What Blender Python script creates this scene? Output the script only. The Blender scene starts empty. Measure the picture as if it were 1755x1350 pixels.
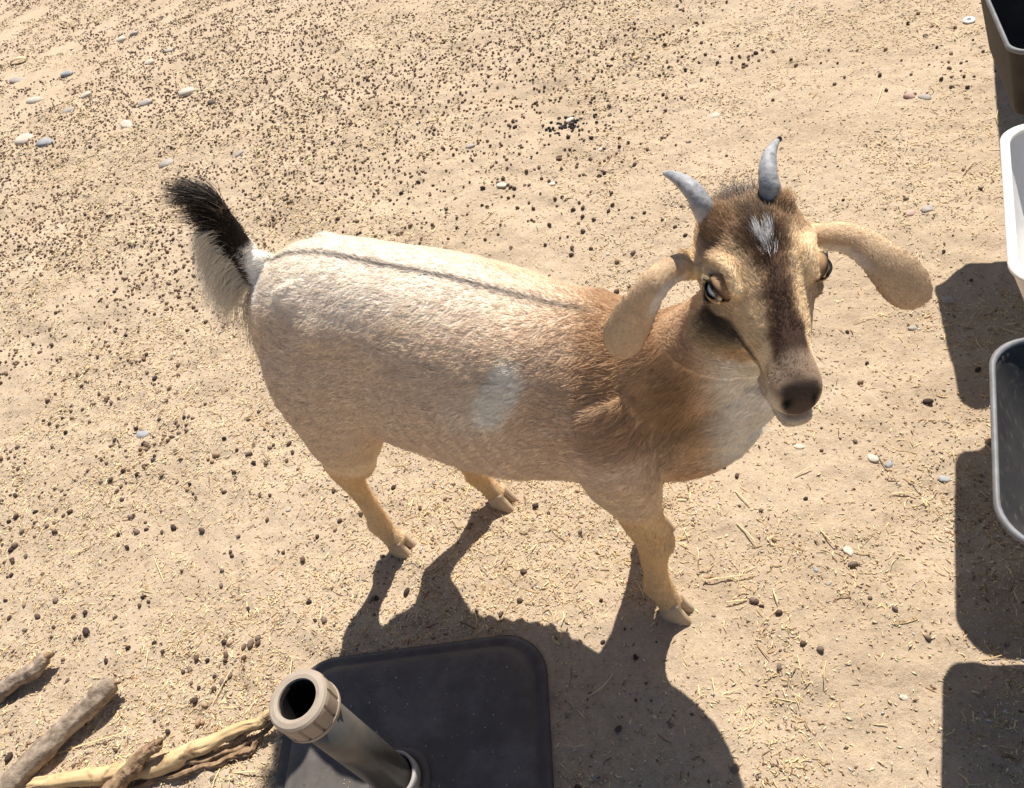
import bpy, bmesh, math, random
import numpy as np
from mathutils import Vector, Matrix

random.seed(7)
RNG = np.random.default_rng(11)
sc = bpy.context.scene
C = sc.collection

# ------------------------------------------------------------------ camera, sky, sun, exposure
THETA, ROLL, CAM_H, FPX = math.radians(44), math.radians(20), 1.28, 1318.0
fw = np.array([0, math.sin(THETA), -math.cos(THETA)])
up0 = np.array([0, math.cos(THETA), math.sin(THETA)])
rt0 = np.array([1.0, 0, 0])
dn = -up0 * math.cos(ROLL) - rt0 * math.sin(ROLL)
rt = rt0 * math.cos(ROLL) - up0 * math.sin(ROLL)
CAM = np.array([0, 0, CAM_H])
cd = bpy.data.cameras.new("camera")
cam = bpy.data.objects.new("camera", cd)
C.objects.link(cam)
R = Matrix(((rt[0], -dn[0], -fw[0]), (rt[1], -dn[1], -fw[1]), (rt[2], -dn[2], -fw[2])))
cam.matrix_world = Matrix.Translation(Vector(CAM)) @ R.to_4x4()
cd.sensor_width = 36
cd.lens = 36 * FPX / 1755
cd.clip_start = 0.02
cd.clip_end = 500
sc.camera = cam

SUN = np.array([0.345, 0.54, 1.0])
SUN = SUN / np.linalg.norm(SUN)
sun_el = math.asin(SUN[2])
sun_az = math.atan2(SUN[0], SUN[1])
w = bpy.data.worlds.new("World")
sc.world = w
w.use_nodes = True
nt = w.node_tree
bg = nt.nodes["Background"]
sky = nt.nodes.new("ShaderNodeTexSky")
sky.sky_type = 'NISHITA'
sky.sun_disc = False
sky.sun_elevation = sun_el
sky.sun_rotation = sun_az
nt.links.new(sky.outputs[0], bg.inputs[0])
bg.inputs[1].default_value = 0.058
sd = bpy.data.lights.new("sun", 'SUN')
sd.energy = 5.0
sd.angle = math.radians(0.5)
sd.color = (1.0, 0.95, 0.87)
so = bpy.data.objects.new("sun", sd)
C.objects.link(so)
so.rotation_euler = Vector(SUN).to_track_quat('Z', 'Y').to_euler()
so.location = (2, 3, 6)
sc.view_settings.view_transform = 'Standard'
sc.view_settings.look = 'None'
sc.view_settings.exposure = 0.46
sc.view_settings.gamma = 1
sc.render.engine = 'CYCLES'
sc.cycles.max_bounces = 6
sc.cycles.use_denoising = True


def point(px, py, z):
    """world point at height z seen at picture position px, py of the photograph"""
    d = fw * FPX + rt * (px - 877.5) + dn * (py - 675)
    return CAM + d * ((z - CAM_H) / d[2])


def depth_point(px, py, dep):
    return CAM + (fw * FPX + rt * (px - 877.5) + dn * (py - 675)) / FPX * dep


def project(p):
    v = np.asarray(p) - CAM
    k = v @ fw
    return 877.5 + FPX * (v @ rt) / k, 675 + FPX * (v @ dn) / k, k


# ------------------------------------------------------------------ numeric noise
def _hash(ix, iy, iz, seed):
    h = (ix.astype(np.int64) * 374761393 + iy.astype(np.int64) * 668265263 + iz.astype(np.int64) * 2147483647 + seed * 1274126177)
    h = (h ^ (h >> 13)) * 1274126177
    h = h & 0xffffffff
    h = h ^ (h >> 16)
    return (h & 0xffff).astype(np.float64) / 65535.0


def vnoise(x, y, z=None, seed=0):
    if z is None:
        z = np.zeros_like(x)
    fx, fy, fz = np.floor(x), np.floor(y), np.floor(z)
    tx, ty, tz = x - fx, y - fy, z - fz
    tx, ty, tz = [t * t * (3 - 2 * t) for t in (tx, ty, tz)]
    out = 0
    for dx in (0, 1):
        for dy in (0, 1):
            for dz in (0, 1):
                wgt = (tx if dx else 1 - tx) * (ty if dy else 1 - ty) * (tz if dz else 1 - tz)
                out = out + wgt * _hash(fx + dx, fy + dy, fz + dz, seed)
    return out * 2 - 1


def fbm(x, y, z=None, seed=0, octv=4):
    a, s, o = 1.0, 1.0, 0
    for k in range(octv):
        o = o + a * vnoise(x * s, y * s, None if z is None else z * s, seed + k)
        a *= .5
        s *= 2.03
    return o


def ss(a, b, x):
    t = np.clip((x - a) / (b - a), 0, 1)
    return t * t * (3 - 2 * t)


def lin(r, g, b):
    f = lambda c: ((c / 255) / 12.92 if c / 255 <= .04045 else ((c / 255 + .055) / 1.055) ** 2.4)
    return np.array([f(r), f(g), f(b)])


# ------------------------------------------------------------------ materials
def new_mat(name, rough=.8, spec=.3):
    m = bpy.data.materials.new(name)
    m.use_nodes = True
    n = m.node_tree.nodes
    p = n["Principled BSDF"]
    p.inputs["Roughness"].default_value = rough
    p.inputs["Specular IOR Level"].default_value = spec
    return m, m.node_tree, p


def noise_node(t, scale, detail=4, rough=.6, coord='Object'):
    tc = t.nodes.new("ShaderNodeTexCoord")
    nn = t.nodes.new("ShaderNodeTexNoise")
    nn.inputs["Scale"].default_value = scale
    nn.inputs["Detail"].default_value = detail
    nn.inputs["Roughness"].default_value = rough
    t.links.new(tc.outputs[coord], nn.inputs["Vector"])
    return nn


def ramp(t, src, stops):
    r = t.nodes.new("ShaderNodeValToRGB")
    e = r.color_ramp.elements
    while len(e) < len(stops):
        e.new(.5)
    for k, (p, c) in enumerate(stops):
        e[k].position = p
        e[k].color = (*c, 1)
    t.links.new(src, r.inputs[0])
    return r


def bump(t, p, src, strength, dist):
    b = t.nodes.new("ShaderNodeBump")
    b.inputs["Strength"].default_value = strength
    b.inputs["Distance"].default_value = dist
    t.links.new(src, b.inputs["Height"])
    t.links.new(b.outputs[0], p.inputs["Normal"])
    return b


def noisy_mat(name, c0, c1, scale, rough=.8, spec=.3, bstr=.3, bdist=.002, dust=None, dust_scale=8, dust_lo=.5, dust_hi=.7):
    m, t, p = new_mat(name, rough, spec)
    nn = noise_node(t, scale)
    r = ramp(t, nn.outputs[0], [(.3, c0), (.7, c1)])
    out = r.outputs[0]
    if dust is not None:
        n2 = noise_node(t, dust_scale, 8, .7)
        r2 = ramp(t, n2.outputs[0], [(dust_lo, (0, 0, 0)), (dust_hi, (1, 1, 1))])
        mx = t.nodes.new("ShaderNodeMix")
        mx.data_type = 'RGBA'
        t.links.new(r2.outputs[0], mx.inputs[0])
        t.links.new(out, mx.inputs[6])
        mx.inputs[7].default_value = (*dust, 1)
        out = mx.outputs[2]
        rr = t.nodes.new("ShaderNodeMapRange")
        t.links.new(r2.outputs[0], rr.inputs[0])
        rr.inputs[3].default_value = rough
        rr.inputs[4].default_value = .95
        t.links.new(rr.outputs[0], p.inputs["Roughness"])
    t.links.new(out, p.inputs["Base Color"])
    bump(t, p, nn.outputs[0], bstr, bdist)
    return m


def attr_mat(name, attr, rough=.85, spec=.2, nscale=0, amount=.3):
    m, t, p = new_mat(name, rough, spec)
    a = t.nodes.new("ShaderNodeAttribute")
    a.attribute_name = attr
    out = a.outputs["Color"]
    if nscale:
        nn = noise_node(t, nscale, 6, .7)
        mr = t.nodes.new("ShaderNodeMapRange")
        mr.inputs[3].default_value = 1 - amount
        mr.inputs[4].default_value = 1 + amount
        mr.inputs[1].default_value = .25
        mr.inputs[2].default_value = .75
        t.links.new(nn.outputs[0], mr.inputs[0])
        mu = t.nodes.new("ShaderNodeVectorMath")
        mu.operation = 'SCALE'
        t.links.new(out, mu.inputs[0])
        t.links.new(mr.outputs[0], mu.inputs["Scale"])
        out = mu.outputs[0]
        bump(t, p, nn.outputs[0], .3, .002)
    t.links.new(out, p.inputs["Base Color"])
    return m


# ------------------------------------------------------------------ object helpers
def arrays_mesh(name, verts, faces, smooth=True):
    """verts (n,3); faces: list of integer arrays (m,k)"""
    me = bpy.data.meshes.new(name)
    me.vertices.add(len(verts))
    me.vertices.foreach_set("co", np.asarray(verts, dtype=np.float32).ravel())
    loops = np.concatenate([f.ravel() for f in faces]).astype(np.int32)
    sizes = np.concatenate([np.full(len(f), f.shape[1]) for f in faces])
    starts = np.concatenate([[0], np.cumsum(sizes)[:-1]]).astype(np.int32)
    me.loops.add(len(loops))
    me.loops.foreach_set("vertex_index", loops)
    me.polygons.add(len(sizes))
    me.polygons.foreach_set("loop_start", starts)
    me.update(calc_edges=True)
    me.validate()
    if smooth:
        me.polygons.foreach_set("use_smooth", np.ones(len(me.polygons), dtype=bool))
    return me


def set_tint(me, cols, name="tint"):
    a = me.color_attributes.new(name, 'FLOAT_COLOR', 'POINT')
    rgba = np.ones((len(me.vertices), 4), dtype=np.float32)
    rgba[:, :3] = cols
    a.data.foreach_set("color", rgba.ravel())


def link(name, data, mat=None, parent=None, **kw):
    o = bpy.data.objects.new(name, data)
    C.objects.link(o)
    if mat is not None:
        data.materials.clear()
        data.materials.append(mat)
    if parent is not None:
        o.parent = parent
    for k, v in kw.items():
        o[k] = v
    return o


def thing(name, loc, rotz, label, cat, group=None):
    o = bpy.data.objects.new(name, None)
    o.empty_display_size = .05
    C.objects.link(o)
    o.location = loc
    o.rotation_euler = (0, 0, rotz)
    o['label'] = label
    o['category'] = cat
    if group:
        o['group'] = group
    return o


def bm_obj(name, bm, mat, parent=None, smooth=True, **kw):
    bmesh.ops.recalc_face_normals(bm, faces=bm.faces)
    me = bpy.data.meshes.new(name)
    bm.to_mesh(me)
    bm.free()
    if smooth:
        me.polygons.foreach_set("use_smooth", np.ones(len(me.polygons), dtype=bool))
    return link(name, me, mat, parent, **kw)


def catmull(P, n):
    P = np.asarray(P, float)
    out = []
    for i in range(len(P) - 1):
        a, b, c_, d = P[max(i - 1, 0)], P[i], P[i + 1], P[min(i + 2, len(P) - 1)]
        for k in range(n):
            t = k / n
            out.append(.5 * ((2 * b) + (c_ - a) * t + (2 * a - 5 * b + 4 * c_ - d) * t * t + (3 * b - a - 3 * c_ + d) * t ** 3))
    out.append(P[-1])
    return np.array(out)


def rings(bm, centers, U, V, seg=24, closed=True, power=1.0):
    """loft through rings: center + U*cos + V*sin"""
    prev, allr = None, []
    for c, u, v in zip(centers, U, V):
        r = []
        for k in range(seg):
            a = 2 * math.pi * k / seg
            ca, sa = math.cos(a), math.sin(a)
            if power != 1:
                ca = math.copysign(abs(ca) ** power, ca)
                sa = math.copysign(abs(sa) ** power, sa)
            r.append(bm.verts.new(Vector(c + u * ca + v * sa)))
        if prev:
            for k in range(seg):
                bm.faces.new((prev[k], prev[(k + 1) % seg], r[(k + 1) % seg], r[k]))
        prev = r
        allr.append(r)
    if closed:
        for r, c, d in ((allr[0], centers[0], centers[0] - centers[1]), (allr[-1], centers[-1], centers[-1] - centers[-2])):
            d = d / (np.linalg.norm(d) + 1e-9)
            size = min(np.linalg.norm(U[0] if r is allr[0] else U[-1]), np.linalg.norm(V[0] if r is allr[0] else V[-1]))
            v = bm.verts.new(Vector(c + d * size * .45))
            for k in range(seg):
                bm.faces.new((r[k], r[(k + 1) % seg], v))
    return allr


def limb(bm, path, side=(0, 1, 0), n=5, seg=20):
    """path rows x,y,z,r_side,r_other"""
    P = catmull(path, n)
    c = P[:, :3]
    T = np.gradient(c, axis=0)
    T /= np.linalg.norm(T, axis=1)[:, None]
    s = np.array(side, float)
    U, V = [], []
    for i in range(len(c)):
        u = s - T[i] * (s @ T[i])
        u /= np.linalg.norm(u)
        v = np.cross(T[i], u)
        U.append(u * P[i, 3])
        V.append(v * P[i, 4])
    rings(bm, c, U, V, seg)


def bark(bm, centers_r, amp, seed, stretch=6.0):
    """ridges, knots and cracks pushed into a limb built by tube_mesh"""
    co = np.array([v.co[:] for v in bm.verts])
    c, T = centers_r
    dd = ((co[:, None, :] - c[None]) ** 2).sum(-1).argmin(1)
    ax_ = T[dd]
    rel = co - c[dd]
    rn = np.linalg.norm(rel, axis=1)[:, None] + 1e-9
    s_ = dd / len(c) * np.linalg.norm(np.diff(c, axis=0), axis=1).sum()
    u_ = rel / rn
    h = fbm(u_[:, 0] * 3.2 + s_ * 90 / stretch, u_[:, 1] * 3.2 + seed, u_[:, 2] * 3.2, seed, 4)
    h = h - 1.2 * ss(.55, .9, np.abs(vnoise(u_[:, 0] * 7, u_[:, 2] * 7 + seed, s_ * 26, seed + 9)))
    kn = ss(.62, .9, vnoise(s_ * 22 + seed, u_[:, 0] * 1.5, u_[:, 2] * 1.5, seed + 3))
    co2 = co + u_ * (amp * h + amp * 2.2 * kn)[:, None]
    for v, q_ in zip(bm.verts, co2):
        v.co = q_


def tube_mesh(path, rad, seg=12, jitter=0.0, side=(0, 0, 1), n=6, flatten=1.0, rough=0.0, seed=1):
    bm = bmesh.new()
    rows = [(*p, r, r * flatten) for p, r in zip(path, rad)]
    P = catmull(rows, n)
    if jitter:
        k = np.arange(len(P)) * 6.0 / n
        for ax in range(3):
            P[:, ax] += jitter * vnoise(k * .37 + ax * 17.3, k * .11, None, 5 + ax)
        P[:, 3] *= 1 + .12 * vnoise(k * .6, k * 0 + 3.3, None, 9)
        P[:, 4] *= 1 + .12 * vnoise(k * .6, k * 0 + 8.3, None, 19)
    c = P[:, :3]
    T = np.gradient(c, axis=0)
    T /= np.linalg.norm(T, axis=1)[:, None]
    s = np.array(side, float)
    U, V = [], []
    for i in range(len(c)):
        u = s - T[i] * (s @ T[i])
        u /= np.linalg.norm(u)
        U.append(u * P[i, 3])
        V.append(np.cross(T[i], u) * P[i, 4])
    rings(bm, c, U, V, seg)
    if rough:
        bark(bm, (c, T), rough, seed)
    return bm


# ------------------------------------------------------------------ ground
def gz(x, y):
    x = np.asarray(x, float)
    y = np.asarray(y, float)
    h = .010 * fbm(x * 1.3, y * 1.3, None, 3, 3)
    h += (.0055 + .0045 * ss(1.2, 3.0, y - .55 * x)) * fbm(x * 7, y * 9, None, 13, 3)
    # scuffed dents left by hooves
    d = vnoise(x * 5.1 + 3, y * 5.1, None, 41)
    h -= .010 * ss(.45, .95, d)
    h += .0033 * fbm(x * 34, y * 34, None, 23, 3)
    h += .0030 * ss(.1, .9, fbm(x * 17, y * 17, None, 29, 2)) * ss(-.5, .5, vnoise(x * 2, y * 2, None, 31))
    return h


def axis_coords(lo, hi, fine_lo, fine_hi, step):
    a = np.arange(fine_lo, fine_hi, step)
    left, right = [], []
    v, s = fine_lo, step
    while v > lo:
        s *= 1.25
        v -= s
        left.append(v)
    v, s = a[-1], step
    while v < hi:
        s *= 1.12
        v += s
        right.append(v)
    return np.concatenate([left[::-1], a, right])


xs = axis_coords(-60, 60, -1.9, 2.0, .0085)
ys = axis_coords(-40, 80, .05, 3.6, .0085)
X, Y = np.meshgrid(xs, ys)
Z = gz(X, Y)
nv = len(xs)
idx = np.arange(len(xs) * len(ys)).reshape(len(ys), len(xs))
quads = np.stack([idx[:-1, :-1], idx[:-1, 1:], idx[1:, 1:], idx[1:, :-1]], -1).reshape(-1, 4)
gme = arrays_mesh("ground", np.stack([X.ravel(), Y.ravel(), Z.ravel()], 1), [quads])

gm, t, p = new_mat("dry_sandy_soil", .95, .1)
n1 = noise_node(t, 3.0, 6, .6)
n2 = noise_node(t, 90, 8, .75)
n3 = noise_node(t, 420, 5, .7)
r1 = ramp(t, n1.outputs[0], [(.3, (.50, .385, .270)), (.7, (.61, .485, .350))])
r2 = ramp(t, n2.outputs[0], [(.30, (.55, .48, .41)), (.43, (.92, .90, .87)), (.56, (1.0, 1.0, 1.0)), (.70, (1.22, 1.22, 1.20))])
mx = t.nodes.new("ShaderNodeMix")
mx.data_type = 'RGBA'
mx.blend_type = 'MULTIPLY'
mx.inputs[0].default_value = .85
t.links.new(r1.outputs[0], mx.inputs[6])
t.links.new(r2.outputs[0], mx.inputs[7])
r3 = ramp(t, n3.outputs[0], [(.3, (.75, .72, .69)), (.5, (1, 1, 1)), (.75, (1.12, 1.12, 1.12))])
mx2 = t.nodes.new("ShaderNodeMix")
mx2.data_type = 'RGBA'
mx2.blend_type = 'MULTIPLY'
mx2.inputs[0].default_value = .8
t.links.new(mx.outputs[2], mx2.inputs[6])
t.links.new(r3.outputs[0], mx2.inputs[7])
t.links.new(mx2.outputs[2], p.inputs["Base Color"])
b1 = bump(t, p, n2.outputs[0], .8, .008)
b2 = t.nodes.new("ShaderNodeBump")
b2.inputs["Strength"].default_value = .5
b2.inputs["Distance"].default_value = .0015
t.links.new(n3.outputs[0], b2.inputs["Height"])
t.links.new(b1.outputs[0], b2.inputs["Normal"])
t.links.new(b2.outputs[0], p.inputs["Normal"])
link("ground", gme, gm, kind="structure")

# ------------------------------------------------------------------ umbrella stand
BC = np.array([-0.374, 0.472])
BROT = math.radians(-13.3)
HALF = .238


def rounded_square(h, rad, k=8):
    pts = []
    for q in range(4):
        cx, cy = [(h - rad, h - rad), (-h + rad, h - rad), (-h + rad, -h + rad), (h - rad, -h + rad)][q]
        for j in range(k + 1):
            a = math.pi / 2 * (q + j / k)
            pts.append((cx + rad * math.cos(a), cy + rad * math.sin(a)))
    return pts


def profile_square(prof, k=8, cap=True):
    """prof rows: half size, corner radius, z"""
    bm = bmesh.new()
    prev = first = None
    for h, r, z in prof:
        ring = [bm.verts.new((x, y, z)) for x, y in rounded_square(h, r, k)]
        if prev:
            for i in range(len(ring)):
                j = (i + 1) % len(ring)
                bm.faces.new((prev[i], prev[j], ring[j], ring[i]))
        else:
            first = ring
        prev = ring
    if cap:
        bm.faces.new(prev)
        bm.faces.new(first[::-1])
    return bm


def revolve(prof, seg=48):
    bm = bmesh.new()
    prev = first = None
    for r, z in prof:
        ring = [bm.verts.new((r * math.cos(2 * math.pi * k / seg), r * math.sin(2 * math.pi * k / seg), z)) for k in range(seg)]
        if prev:
            for i in range(seg):
                bm.faces.new((prev[i], prev[(i + 1) % seg], ring[(i + 1) % seg], ring[i]))
        else:
            first = ring
        prev = ring
    for i in range(seg):
        bm.faces.new((prev[i], prev[(i + 1) % seg], first[(i + 1) % seg], first[i]))
    return bm


m_black = noisy_mat("weathered_black_plastic", (.082, .070, .064), (.118, .102, .092), 30, .62, .3, .12, .001,
                    dust=(.20, .175, .16), dust_scale=9, dust_lo=.50, dust_hi=.80)
m_tube = noisy_mat("grey_metal_tube", (.085, .083, .078), (.125, .12, .112), 25, .36, .6, .1, .0005, dust=(.24, .22, .18), dust_scale=40, dust_lo=.62, dust_hi=.8)
m_tube.node_tree.nodes["Principled BSDF"].inputs["Metallic"].default_value = .35
m_cap = noisy_mat("beige_grey_plastic", (.30, .245, .19), (.38, .31, .245), 20, .6, .4, .15, .001, dust=(.45, .37, .28), dust_scale=30, dust_lo=.5, dust_hi=.8)
m_collar = noisy_mat("dusty_grey_collar", (.30, .28, .27), (.40, .38, .36), 30, .6, .4, .15, .001)

stand = thing("umbrella_stand", (BC[0], BC[1], 0), BROT,
              "black square parasol base with a short grey tube standing open on the sand", "umbrella stand")
g0 = float(gz(BC[0], BC[1]))
bm = profile_square([(HALF - .012, .075, g0 - .01), (HALF - .004, .078, g0 + .002), (HALF, .08, g0 + .008), (HALF, .08, .014), (HALF - .003, .079, .019),
                     (HALF - .010, .075, .021), (HALF - .017, .072, .0185), (HALF - .021, .070, .020), (HALF - .027, .068, .030), (HALF - .040, .064, .038),
                     (HALF - .075, .06, .043), (HALF - .13, .05, .047), (.075, .05, .0505), (.05, .045, .052)], 10)
bm_obj("base", bm, m_black, stand)
bm = revolve([(.037, .048), (.050, .048), (.051, .055), (.047, .060), (.0375, .061), (.037, .056)])
bm_obj("collar_flange", bm, m_black, stand)
bm = revolve([(.0315, .058), (.0372, .058), (.0372, .084), (.0355, .087), (.0315, .087)])
bm_obj("collar", bm, m_collar, stand)
# the tube leans a little
top = depth_point(530, 1215, .93)
foot = np.array([BC[0], BC[1], .055])
top = np.array([-0.385, 0.479, .395])
ax = (top - foot)
L = np.linalg.norm(ax)
q = Vector(ax / L).to_track_quat('Z', 'Y')
Minv = Matrix.Rotation(-BROT, 4, 'Z') @ Matrix.Translation((-BC[0], -BC[1], 0))
TM = Minv @ Matrix.Translation(Vector(foot)) @ q.to_matrix().to_4x4()
r_o = .0295
bm = revolve([(r_o - .0035, 0), (r_o, 0), (r_o, L - .02), (r_o - .0035, L - .02)], 56)
bm.transform(TM)
bm_obj("tube", bm, m_tube, stand)
bm = bmesh.new()
# screw cap: collar ring with shallow grip panels
seg = 96
prof = [(.0265, L - .034), (.0395, L - .040), (.0405, L - .037), (.0405, L - .033), (.0395, L - .032), (.0405, L - .004), (.0395, L + .001), (.037, L + .004), (.031, L + .0055), (.0262, L + .0045),
        (.0255, L + .002), (.0265, L - .004)]
prev = first = None
for pi_, (r, z) in enumerate(prof):
    ring = []
    for k in range(seg):
        a = 2 * math.pi * k / seg
        rr = r
        if pi_ in (4, 5):
            rr = r - (.0030 if k % 8 == 0 else 0)
        ring.append(bm.verts.new((rr * math.cos(a), rr * math.sin(a), z)))
    if prev:
        for i in range(seg):
            bm.faces.new((prev[i], prev[(i + 1) % seg], ring[(i + 1) % seg], ring[i]))
    else:
        first = ring
    prev = ring
for i in range(seg):
    bm.faces.new((prev[i], prev[(i + 1) % seg], first[(i + 1) % seg], first[i]))
bm.transform(TM)
bm_obj("screw_cap", bm, m_cap, stand, smooth=False)
bm = revolve([(.0205, .02), (.0262, .02), (.0262, L - .006), (.0245, L + .0005), (.0238, L - .006), (.0235, L - .03)], 48)
bm.transform(TM)
bm_obj("tube_inner_shade", bm, noisy_mat("painted_tube_shade", (.006, .005, .005), (.012, .010, .009), 20, .8, .1), stand)  # near-black sleeve added to paint the shade inside the open tube
# dark inside of the tube: a floor low in the tube
bm = bmesh.new()
bmesh.ops.create_circle(bm, cap_ends=True, radius=r_o - .003, segments=32)
bm.transform(TM @ Matrix.Translation((0, 0, .01)))
bm_obj("tube_floor", bm, m_black, stand)

# ------------------------------------------------------------------ feed pans at the right
def pan(corner_tl, corner_bl, z, width, depth, rad, taper, mats, label, rimw=.0035):
    """corner_* picture positions of the left rim edge; the pan runs to the right of it"""
    A, B = (point(*corner_tl, z), point(*corner_bl, z)) if len(corner_tl) == 2 else (np.array(corner_tl), np.array(corner_bl))
    e = A - B
    Ln = np.linalg.norm(e)
    yv = e / Ln
    xv = np.array([yv[1], -yv[0], 0])
    if xv @ rt < 0:
        xv = -xv
    ctr = (A + B) / 2 + xv * width / 2
    root = thing("feed_pan", (ctr[0], ctr[1], z - depth), math.atan2(xv[1], xv[0]), label, "pan", "feed pans on the bench")

    def loop(bm, inset, r, zz, k=9):
        hx, hy = width / 2 - inset, Ln / 2 - inset
        r = max(r - inset * .3, .008)
        pts = []
        for qn, (sx, sy) in enumerate(((1, 1), (-1, 1), (-1, -1), (1, -1))):
            cx, cy = sx * (hx - r), sy * (hy - r)
            for j in range(k + 1):
                a = math.pi / 2 * (qn + j / k)
                pts.append(bm.verts.new((cx + r * math.cos(a), cy + r * math.sin(a), zz)))
        return pts

    def shell(rows, capfirst=False, caplast=False, close=False):
        bm = bmesh.new()
        R_ = [loop(bm, i_, rad, zz) for i_, zz in rows]
        pairs = list(zip(R_[:-1], R_[1:]))
        if close:
            pairs.append((R_[-1], R_[0]))
        for a, b in pairs:
            for i in range(len(a)):
                j = (i + 1) % len(a)
                bm.faces.new((a[i], a[j], b[j], b[i]))
        if capfirst:
            bm.faces.new(R_[0])
        if caplast:
            bm.faces.new(R_[-1])
        return bm
    t_ = .003
    body = shell([(taper + .012, 0), (taper + .003, .003), (taper, .012), (.006, depth - .012), (.0035, depth - .003), (.0035 + t_, depth - .003), (.007 + t_, depth - .014),
                  (taper + t_, .015), (taper + t_ + .006, .007), (taper + t_ + .016, .0045)], True, True)
    bm_obj("pan_body", body, mats[0], root)
    rim = shell([(0, depth - .004), (-.001, depth - .001), (.001, depth + .002), (rimw * .6, depth + .003), (rimw + .0015, depth + .002), (rimw + .003, depth - .001), (rimw + .003, depth - .0035)], close=True)
    bm_obj("rim", rim, mats[1], root)
    return root, ctr, xv, yv, Ln, width


m_grey_pan = noisy_mat("dusty_dark_grey_plastic", (.042, .040, .041), (.066, .063, .062), 18, .6, .3, .15, .001, dust=(.22, .19, .15), dust_scale=70, dust_lo=.55, dust_hi=.85)
m_grey_rim = noisy_mat("worn_grey_rim", (.16, .16, .165), (.25, .25, .255), 40, .55, .35, .1, .0005)
m_white_pan = noisy_mat("off_white_plastic", (.62, .60, .58), (.72, .70, .68), 15, .4, .4, .1, .0005, dust=(.5, .42, .30), dust_scale=12, dust_lo=.6, dust_hi=.9)
m_white_rim = noisy_mat("ivory_rim", (.76, .73, .64), (.82, .80, .75), 40, .4, .4, .1, .0005, dust=(.55, .42, .22), dust_scale=60, dust_lo=.55, dust_hi=.8)
m_black_pan = noisy_mat("black_rubber", (.022, .02, .019), (.04, .036, .032), 18, .7, .25, .15, .001, dust=(.09, .075, .062), dust_scale=10, dust_lo=.45, dust_hi=.8)
pans = []
pans.append(pan((1664, -62), (1731, 94), .525, .44, .15, .035, .045, (m_black_pan, m_grey_rim),
                "deep black feed pan with grey rim in the top right corner of the picture"))
pans.append(pan((1713, 213), (1730, 490), .470, .46, .13, .05, .05, (m_white_pan, m_white_rim), "white plastic feed pan with stained ivory rim between two dark pans", .010))
pans.append(pan((1695, 572), (1706, 935), .425, .46, .12, .06, .06, (m_grey_pan, m_grey_rim), "dusty dark grey feed pan with pale rim, lowest of the pans beside the goat"))

sh1, sh2 = point(1702, 85, 0) + SUN / SUN[2] * .50, point(1722, 345, 0) + SUN / SUN[2] * .50  # unseen pan added out of view, placed back from the shadow it should cast
pans.append(pan(tuple(sh1), tuple(sh2), .50, .44, .16, .05, .045, (m_black_pan, m_grey_rim), "unseen dark pan beyond the top right corner, added to cast the shadow above the white pan"))

# bench carrying the pans, just right of the picture
m_wood = noisy_mat("weathered_wood", (.14, .10, .07), (.25, .19, .13), 9, .85, .2, .4, .003)
bench = None
for k, (root, ctr, xv, yv, Ln, wd) in enumerate(pans):
    base = thing("pan_support", (ctr[0], ctr[1], 0), math.atan2(xv[1], xv[0]),
                 ["low wooden trestle under the deep black pan", "low wooden trestle under the white pan", "low wooden trestle under the dusty grey pan", "low wooden trestle beyond the top right corner"][k], "trestle", "trestles carrying the pans")
    hz = root.location.z

    def plank(name, x0, x1, y0, y1, z0, z1):
        bm = bmesh.new()
        bmesh.ops.create_cube(bm, size=1)
        bmesh.ops.scale(bm, vec=(x1 - x0, y1 - y0, z1 - z0), verts=bm.verts)
        bmesh.ops.translate(bm, vec=((x0 + x1) / 2, (y0 + y1) / 2, (z0 + z1) / 2), verts=bm.verts)
        bmesh.ops.bevel(bm, geom=bm.edges[:], offset=.003, segments=2, affect='EDGES')
        bm_obj(name, bm, m_wood, base, smooth=False)
    plank("plank", .00, .095, -Ln * .40, Ln * .40, hz - .022, hz - .0003)
    plank("plank", .105, .20, -Ln * .40, Ln * .40, hz - .022, hz - .0003)
    for sy in (-1, 1):
        plank("crossbar", .01, .19, sy * Ln * .33 - .018, sy * Ln * .33 + .018, hz - .058, hz - .0225)
        for x0 in (.015, .155):
            plank("leg", x0, x0 + .035, sy * Ln * .33 - .017, sy * Ln * .33 + .017, -.02, hz - .0585)

# ------------------------------------------------------------------ branches
m_bark = noisy_mat("grey_brown_bark", (.17, .125, .09), (.42, .33, .25), 70, .9, .2, .9, .004, dust=(.48, .39, .30), dust_scale=18, dust_lo=.5, dust_hi=.75)
m_peeled = noisy_mat("peeled_yellow_wood", (.55, .37, .18), (.68, .50, .28), 16, .75, .3, .3, .002, dust=(.33, .20, .10), dust_scale=34, dust_lo=.54, dust_hi=.66)
m_brownb = noisy_mat("rough_brown_bark", (.15, .09, .05), (.44, .30, .18), 80, .9, .2, .9, .004)


def branch(pix, label, mat, jitter=.003, parts=(), flatten=1.0, rough=.0016):
    """pix rows: px, py, height of the middle above ground, radius"""
    pts, rad = [], []
    for x, y, h, r in pix:
        g = point(x, y, h)
        pts.append(g)
        rad.append(r)
    o = pts[0].copy()
    o[2] = 0
    root = thing("branch", tuple(o), 0, label, "branch", "broken branches lying on the ground")
    bm = tube_mesh([q_ - o for q_ in pts], rad, 36, jitter, flatten=flatten, n=34, rough=rough, seed=len(bpy.data.objects))
    bm_obj("limb", bm, mat, root)
    for pp, mm in parts:
        bm = tube_mesh([point(x, y, h) - o for x, y, h, r in pp], [r for *_, r in pp], 16, jitter, n=22, rough=rough * .6, seed=len(bpy.data.objects))
        bm_obj("twig", bm, mm, root)
    return root


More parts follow.
